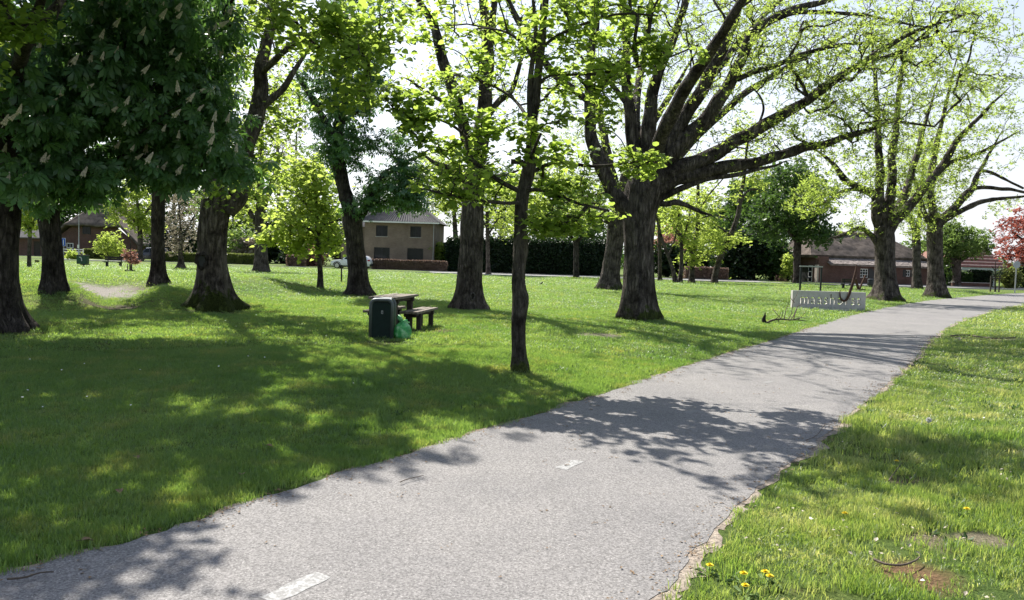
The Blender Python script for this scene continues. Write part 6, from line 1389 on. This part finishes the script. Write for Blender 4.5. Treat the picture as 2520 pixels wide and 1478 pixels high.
# lettered concrete slab with the rusty hook
pl = at(1949, 760); pr_ = at(2129, 766); L_ = (pr_-pl).to_2d().length; az = math.atan2(pr_.y-pl.y, pr_.x-pl.x); mm = pl.y/FPX; hs = 45*mm
Sg = thing('concrete_sign', 'pale concrete slab with cut-out letters reading maashorst', 'sign', pl, az)
th_s = .18
cu = bpy.data.curves.new('letters', 'FONT'); cu.body = 'maashorst'; cu.size = 1.0; cu.extrude = .5; cu.offset = .004; cu.space_character = 1.12
to = bpy.data.objects.new('letters', cu); COL.objects.link(to); bpy.context.view_layer.update()
dg = bpy.context.evaluated_depsgraph_get(); tm = bpy.data.meshes.new_from_object(to.evaluated_get(dg)); bpy.data.objects.remove(to)
tv = np.array([v.co[:] for v in tm.vertices]); x0, x1 = tv[:, 0].min(), tv[:, 0].max()
TW = 152*mm; k_ = TW/(x1-x0); kz = 27*mm/.52*.72
for v in tm.vertices:
    x, y, z = v.co; v.co = (20*mm+(x-x0)*k_*.985, z*1.0+th_s/2, 13*mm+y*kz)
tm.flip_normals(); to = bpy.data.objects.new('letter_cut', tm); COL.objects.link(to)
b = MB().box((L_/2, th_s/2, hs/2-.15), (L_, th_s, hs+.3)); slab = b.build('slab', MT['concrete'], None)
md = slab.modifiers.new('cut', 'BOOLEAN'); md.operation = 'DIFFERENCE'; md.object = to; md.solver = 'EXACT'; md.use_self = True
bpy.context.view_layer.update(); dg = bpy.context.evaluated_depsgraph_get(); nm = bpy.data.meshes.new_from_object(slab.evaluated_get(dg))
bpy.data.objects.remove(to); slab.modifiers.clear(); slab.data = nm; slab.parent = Sg
gvb = thing('gravel_bed', 'strip of concrete kerb and brown gravel along the foot of the slab', 'kerb', pl+Vector((-.2, -.34, 0)), az)
MB().box((L_*.42, -.10, .0), (L_*.95, .09, .12)).build('kerb', MT['concrete'], gvb, False, .01)
b = MB(); rs = random.Random(5)
for i in range(420): b.box((rs.uniform(-.55, L_*.9), rs.uniform(-.03, .26), rs.uniform(.01, .035)), (rs.uniform(.02, .05), rs.uniform(.02, .05), rs.uniform(.02, .04)), rs.uniform(0, 3), rs.uniform(0, 3))
o = b.build('gravel', plain('brown_gravel', (.28, .20, .15), .95, 0, 15, .5), gvb); o['kind'] = 'stuff'
ca, sa = math.cos(az), math.sin(az)
def on_slab(px, py, off):                                     # point in a plane just before the slab's face
    n = Vector((-sa, ca, 0)); o = pl-n*off; d = ray(px, py); C0 = Vector((0, 0, CAM_H)); t = (o-C0).dot(n)/d.dot(n); return C0+d*t
hk = thing('rusty_hook', 'tall rusty steel hook hanging over the top of the concrete slab', 'sculpture', on_slab(2085, 745, .06), 0)
path_ = [(2108, 652, 2.0), (2106, 668, 4.2), (2101, 690, 5.6), (2094, 712, 5.4), (2089, 727, 5.2), (2084, 737, 5.0), (2078, 741, 4.4), (2072, 739, 3.8), (2068, 732, 3.0), (2067, 722, 2.0), (2068, 714, 1.0)]
pp = [on_slab(a, b_, .06)-hk.location for a, b_, _ in path_]; pp = catmull(pp, 4); rad = np.interp(np.linspace(0, len(path_)-1, len(pp)), np.arange(len(path_)), [r*.62*mm for _, _, r in path_])
b = MB(); b.tube(pp, rad, 10); b.build('hook_blade', MT['corten'], hk, 'all')
p = at(2118, 716); q = thing('rusty_sculpture', 'small rusty V-shaped steel piece in the grass behind the slab', 'sculpture', p, .3); s = p.y/FPX
b = MB(); b.tube([(-18*s, 0, 30*s), (-5*s, 0, 0)], 3.2*s, 6); b.build('steel_leg', MT['corten'], q)
b = MB(); b.tube([(12*s, 0, 38*s), (-4*s, 0, 4*s)], 2.6*s, 6); b.build('steel_leg', MT['corten'], q)
b = MB(); b.box((0, 0, 2*s), (26*s, 4*s, 4*s)); b.build('base_plate', MT['corten'], q)
p = at(1993, 727); s = p.y/FPX; q = thing('metal_frame', 'dark metal frame of two posts and a pale top rail behind the slab', 'frame', p, math.radians(4))
for x in (-26, 26): MB().box((x*s, 0, 33*s), (3.4*s, 3.4*s, 72*s)).build('post', MT['steel_dark'], q)
MB().box((0, 0, 70.5*s), (58*s, 3.6*s, 3.0*s)).build('top_rail', MT['galv'], q)

# lantern post, blue sign, far bin, benches, railing
p = gp(194, 96); q = thing('street_lamp', 'grey lamp post with white lantern before the dark thatched roof', 'street lamp', p, 0); s = p.y/FPX
MB().lathe([(.09, 0), (.09, 1.1), (.055, 1.2), (.04, 6.0), (.05, 6.1)], k=12).build('pole', MT['galv'], q, True)
o = MB().lathe([(.06, 6.1), (.32, 6.25), (.36, 6.45), (.34, 6.7), (.30, 6.72)], k=16).build('lantern', MT['lantern'], q, True)
MB().lathe([(.38, 6.72), (.30, 6.9), (.05, 7.0)], k=16).build('lantern_cap', MT['sign_back'], o, True)
MB().box((-.02, -.1, 1.62), (.22, .04, .42)).build('notice_plate', MT['lantern'], q)
p = gp(157, 88); q = thing('road_sign', 'upright blue road sign with a white bar beside the left trunk', 'road sign', p, 0); s = p.y/FPX
MB().tube([(0, 0, -.1), (0, 0, 2.4)], .035, 8).build('pole', MT['galv'], q)
o = MB().box((0, -.06, 2.05), (11*s, .03, 20*s)).build('sign_face', MT['blue_sign'], q, False, .01)
fr = MB(); frame_rect(fr, -5.4*s, 5.4*s, 2.05-9.9*s, 2.05+9.9*s, -.077, .7*s, .006); fr.build('border', MT['lantern'], o)
MB().box((0, -.079, 2.05-.5*s), (1.6*s, .006, 13*s)).build('white_bar', MT['white'], o)
p = gp(178, 101); q = thing('railing', 'white horizontal rail with posts left of the lamp post', 'railing', p, 0)
for z in (.95, 1.25): MB().box((0, 0, z), (3.0, .04, .12)).build('rail', MT['white'], q)
for x in (-1.4, 0, 1.4): MB().box((x, .045, .6), (.09, .05, 1.4)).build('post', MT['white'], q)
p = at(205, 656); s = p.y/FPX; q = thing('waste_bin', 'square green waste bin with a curved white mark on a post', 'bin', p, 0)
o = MB().box((-1*s, 0, 16*s), (24*s, 14*s, 21*s)).build('body', plain('green_bin_paint', (.012, .06, .035), .4), q, False, .02)
pts = [(-6*s, -7.6*s, 22*s), (-2.5*s, -7.6*s, 22*s), (-.5*s, -7.6*s, 19*s), (.4*s, -7.6*s, 13*s)]; b = MB(); b.tube(catmull(pts, 4), 1.0*s, 6); b.build('white_mark', MT['lantern'], o)
MB().box((0, 0, 27*s), (26*s, 16*s, 1.6*s)).build('lid', MT['bin_green'], q); MB().box((0, 1*s, 3*s), (3.6*s, 4*s, 8*s)).build('post', MT['steel_dark'], q)
MB().box((5*s, -1*s, 4.4*s), (22*s, 5*s, 1.8*s)).build('foot_plate', MT['steel_dark'], q)
def park_bench(label, px, py, w, rz=0):
    p = at(px, py); s = p.y/FPX; q = thing('park_bench', label, 'bench', p, rz, 'park benches by the street'); hw2 = w*s/2
    for k_ in range(3): MB().box((0, -.05-.13*k_, .44), (2*hw2, .11, .04)).build('seat_plank', MT['wood_dark'], q)
    for k_ in range(2): MB().box((0, .12, .62+.17*k_), (2*hw2, .04, .13)).build('back_plank', MT['wood_dark'], q)
    for x in (-hw2+.22, hw2-.22): MB().box((x, .0, .2), (.14, .2, .5)).build('leg', MT['steel_dark'], q); MB().box((x, -.12, .40), (.12, .52, .05)).build('support', MT['steel_dark'], q); MB().box((x, .155, .62), (.06, .03, .46)).build('back_post', MT['steel_dark'], q)
park_bench('dark park bench with backrest left of the red sapling', 280, 659, 46, .05)
park_bench('dark park bench on the grass before the thatched farmhouse', 2085, 713, 34, PI)
p = at(2141, 708); s = p.y/FPX; q = thing('waste_bin', 'black upright waste bin in the grass left of the flared oak', 'bin', p, 0)
MB().lathe([(6*s, 0), (6.8*s, 2*s), (6.8*s, 17*s), (6*s, 18*s)], k=14).build('body', MT['black'], q, True); MB().lathe([(7.2*s, 17.5*s), (7.2*s, 19.5*s), (4*s, 21.5*s)], k=14).build('lid', MT['steel_dark'], q, True)
# red sapling with stakes in a box
p = at(320, 671); s = p.y/FPX
q = tree('red_sapling', 'small red-leaved sapling tied to three stakes beside the bench', 'tree', (320, 671), [(320, 671, 1.6), (320, 640, 1.3), (321, 610, 1.0), (321, 588, .5)], [[(320, 640, .8), (310, 630, .6), (303, 628, .4)], [(320, 630, .8), (330, 622, .6), (337, 620, .4)]],
         [(320, 630, 19, 15, .5, 0, 40), (320, 606, 10, 13, .3, 0, 22), (320, 647, 21, 7, .5, 0, 26)], ('clump', 'L_rust', 4, .10, .07), 'bark_dark', 61, None, (.2, .1), 4, k=8, up=.3, twig=.6)
for x, y in ((-5, -3), (6, -3), (0, 6)): MB().box((x*s, y*s, 9*s), (1.6*s, 1.6*s, 22*s)).build('stake', MT['wood_dark'], q)
MB().box((0, 0, 3.2*s), (21*s, 14*s, 6.4*s)).build('planter_box', MT['black'], q, False, .02)
# young tree in a timber support, right
p = at(2447, 719); s = p.y/FPX
q = tree('young_tree', 'young leaning-branched tree held by a two-post timber frame at right', 'tree', (2449, 719), [(2449, 719, 2.0), (2449, 690, 1.7), (2449, 668, 1.5), (2450, 645, .8)], [[(2449, 680, 1), (2438, 670, .8), (2430, 664, .5)], [(2449, 680, 1), (2460, 670, .8), (2470, 662, .5)], [(2449, 668, 1), (2440, 655, .6)], [(2449, 668, 1), (2460, 652, .6)]],
         [(2449, 668, 20, 13, .5, 0, 40)], ('clump', 'L_dark', 3, .12, .12), 'bark_dark', 62, None, (.2, .1), 4, k=8, up=.3, twig=.6)
for x in (-14, 7): MB().box((x*s, -3*s, 18*s), (2.6*s, 2.6*s, 42*s)).build('stake', MT['wood_dark'], q)
for z in (33, 38): MB().box((-3.5*s, -5*s, z*s), (27*s, 1.4*s, 2.6*s)).build('cross_bar', MT['wood_dark'], q)
p = at(2497, 722); s = p.y/FPX; q = thing('road_sign', 'round sign seen from its grey back on a thin pole at the right edge', 'road sign', p, 0)
MB().tube([(0, 0, -.1), (0, 0, 74*s)], 1.5*s, 8).build('pole', MT['galv'], q)
b = MB(); b.lathe([(9*s, -.012), (9*s, .012)], k=24); o = b.build('sign_plate', MT['sign_back'], q); o.location = (0, -.04, 70*s); o.rotation_euler = (PI/2, 0, 0)
p = at(840, 695); s = p.y/FPX; q = thing('marker_post', 'thin black marker post left of the forked chestnut', 'post', p, 0)
MB().box((0, 0, 19*s), (3.0*s, 3.0*s, 44*s)).build('shaft', MT['black'], q); MB().box((0, 0, 41.5*s), (3.8*s, 3.8*s, 1.6*s)).build('cap', MT['steel_dark'], q)
p = at(91, 647); q = thing('stone_block', 'small dark block on the street edge left of the leaning chestnut', 'block', p, .2); s = p.y/FPX
MB().box((0, 0, 3*s), (9*s, 6*s, 7*s)).build('block', MT['wood_dark'], q, False, .03)

# fallen branch and rotten bark stub near the slab
p0 = at(1888, 796); s = p0.y/FPX; q = thing('fallen_branch', 'fallen bare branch with upright twigs on the grass before the slab', 'branch', p0, 0)
def wp(px, py): return atY(px, py, p0.y)-p0
main = [(1887, 796), (1900, 789), (1920, 786), (1940, 788), (1962, 788), (1985, 791)]
ln = [(np.array([v[:] for v in catmull([wp(*a) for a in main], 4)]), None, 6)]
ln = [(ln[0][0], np.linspace(3.0*s, 1.1*s, len(ln[0][0])), 6)]
for tw in ([(1940, 787), (1950, 772), (1955, 745), (1966, 728), (1972, 716)], [(1930, 786), (1936, 765), (1944, 752), (1948, 742)], [(1952, 787), (1962, 768), (1968, 758), (1985, 750)], [(1920, 786), (1921, 775), (1918, 762)], [(1945, 788), (1956, 778), (1966, 760), (1975, 752)], [(1905, 788), (1916, 778), (1918, 768)], [(1962, 788), (1972, 776), (1976, 764)], [(1925, 787), (1912, 770), (1908, 758)], [(1950, 788), (1975, 783), (1992, 786)], [(1955, 745), (1950, 735), (1953, 728)], [(1915, 787), (1914, 795), (1910, 800)]):
    c = np.array([v[:] for v in catmull([wp(*a) for a in tw], 4)]); c[:, 1] += np.linspace(0, .3*math.sin(tw[1][0]), len(c)); ln.append((c, np.linspace(1.2*s, .45*s, len(c)), 5))
V, F = tubes_np([ln[0]]); link('stem', mesh_np('stem', V, F, MT['twig']), q)
for l_ in ln[1:]:
    V, F = tubes_np([l_]); link('twig', mesh_np('twig', V, F, MT['twig']), q)
p = at(1879, 797); s = p.y/FPX; q = thing('bark_stub', 'upright piece of black rotten bark left of the fallen branch', 'bark', p, 0)
b = MB(); b.tube([(0, 0, -2*s), (1*s, 0, 5*s), (0, 0, 12*s), (2.5*s, 0, 20*s), (3.2*s, 0, 28*s)], [5.5*s, 6*s, 4.6*s, 2.6*s, .6*s], 9); b.build('bark_piece', MT['twig_dark'], q, 'all')
b = MB(); b.tube([(2*s, 0, 1*s), (9*s, -1*s, 2*s), (16*s, -2*s, 1*s)], [4*s, 3*s, .8*s], 7); b.build('bark_piece', MT['twig_dark'], q, 'all')
# blackbird
p = at(1332, 702); s = p.y/FPX; q = thing('blackbird', 'small black bird standing in the lawn right of the nearest linden', 'bird', p, 0)
b = MB(); b.tube([(-.11, 0, .05), (-.05, 0, .075), (.0, 0, .11), (.05, 0, .16), (.075, 0, .19), (.10, 0, .2)], [.012, .028, .048, .042, .030, .012], 10); b.build('body', MT['bird'], q, 'all')
MB().tube([(.10, 0, .198), (.135, 0, .194)], [.008, .001], 6).build('beak', MT['beak'], q)
for y in (-.02, .02): MB().tube([(.0, y, .07), (.005, y, -.01)], .004, 5).build('leg', MT['twig_dark'], q)

# ---- small things in the near grass and on the path
def dandelion(px, py, label, hh=.06, seed=False):
    p = at(px, py); q = thing('dandelion', label, 'flower', p, random.uniform(0, 6), 'dandelions in the right verge')
    MB().tube([(0, 0, -.01), (.006, 0, hh*.6), (.004, .003, hh)], [.0028, .0025, .0022], 5).build('stem', MT['stem'], q)
    if seed:
        b = MB(); V = []
        for i in range(60):
            z = 1-2*(i+.5)/60; r = math.sqrt(1-z*z); a = i*2.4; d = Vector((r*math.cos(a), r*math.sin(a), z)); b.tube([(0, 0, hh+.02), Vector((0, 0, hh+.02))+d*.026], [.0008, .004], 3)
        b.build('seed_head', MT['fluff'], q)
    else:
        b = MB()
        for ring_, (r, z, k) in enumerate(((.020, .002, 16), (.015, .006, 13), (.009, .010, 9))):
            for i in range(k):
                a = 2*PI*i/k+ring_*.2; d = Vector((math.cos(a), math.sin(a), 0)); n_ = Vector((-d.y, d.x, 0)); c0 = Vector((.004, .003, hh))
                b.add([c0+d*.002-n_*.002, c0+d*.002+n_*.002, c0+d*r+n_*.0028+Vector((0, 0, z)), c0+d*r-n_*.0028+Vector((0, 0, z))], [(0, 1, 2, 3)])
        b.build('flower_head', MT['yellow'], q)
    lf = MB()
    for i in range(5):
        a = i*1.26+random.uniform(-.3, .3); d = Vector((math.cos(a), math.sin(a), 0)); n_ = Vector((-d.y, d.x, 0)); l = random.uniform(.06, .10)
        pts = [Vector((0, 0, .005)), d*l*.3+n_*.008+Vector((0, 0, .02)), d*l*.7+n_*.014+Vector((0, 0, .03)), d*l+Vector((0, 0, .015)), d*l*.7-n_*.014+Vector((0, 0, .03)), d*l*.3-n_*.008+Vector((0, 0, .02))]
        lf.add(pts, [(0, 1, 2, 3, 4, 5)])
    lf.build('leaf_rosette', MT['stem'], q)
for px, py, lab in ((1829, 1441, 'yellow dandelion at the bottom edge, left of a close pair'), (1882, 1437, 'yellow dandelion, left of the close pair near the bottom edge'), (1892, 1446, 'yellow dandelion, right of the close pair near the bottom edge'), (1743, 1419, 'yellow dandelion beside the asphalt edge at the bottom'), (1831, 1470, 'yellow dandelion cut low at the very bottom of the verge'), (2077, 1286, 'yellow dandelion alone in the middle of the verge'), (2379, 1276, 'yellow dandelion far right in the shaded verge'), (2204, 1153, 'yellow dandelion beside a dry stalk in the shaded verge')):
    dandelion(px, py, lab)
dandelion(2283, 1080, 'grey dandelion seed head on a tall stem in the shade', .16, True)
def stick(pts, r, label, mat='twig', name='twig'):
    P = [at(*p) for p in pts]; B = P[0].copy(); q = thing(name, label, 'twig', B, 0)
    pp = catmull([p-B+Vector((0, 0, r+.03*(mat == 'twig' and pd_lift(p)))) for p in P], 5); b = MB(); b.tube(pp, list(np.linspace(r, r*.5, len(pp))), 6); b.build('stick', MT[mat], q, 'all')
def pd_lift(p): return 1.0 if pathdist([p.x], [p.y])[0] > 0 else .75
stick([(2150, 1394), (2180, 1406), (2220, 1408), (2250, 1398), (2262, 1388)], .008, 'curved bare twig lying over brown soil in the verge')
stick([(18, 1440), (60, 1436), (100, 1424), (132, 1422)], .006, 'thin dark twig on the asphalt in the bottom left corner')
stick([(985, 1196), (1005, 1188), (1042, 1180)], .004, 'thin twig lying on the sunlit asphalt')
stick([(2186, 1196), (2198, 1178), (2218, 1150)], .005, 'dry upright stalk in the shaded verge')
stick([(1985, 1090), (2010, 1078), (2030, 1050)], .004, 'dry stalk at the path edge beside the tall tuft')
stick([(2340, 832), (2380, 830), (2440, 838), (2500, 836)], .02, 'long fallen stick in the grass right of the far path')
for px, py, lab in ((293, 1218, 'brown dry leaf lying in the shaded lawn near the path'), (332, 1135, 'small tan dry leaf in the shaded lawn, above the brown one'), (595, 1180, 'pale dry leaf in the lawn close to the path edge'), (202, 1346, 'tan dry leaf at the shaded lawn edge, lower left'), (655, 1107, 'tiny dry leaf in the middle of the shaded lawn')):
    p = at(px, py); q = thing('dry_leaf', lab, 'leaf', p+Vector((0, 0, .035)), random.uniform(0, 6))
    V, F = LT['linden']; V = V*np.array([.05, .055, .09]); link('blade', mesh_np('blade', V, F, MT['dry']), q)
    MB().tube([(0, 0, 0), (0, -.03, .004)], .0015, 5).build('stalk', MT['twig'], q)
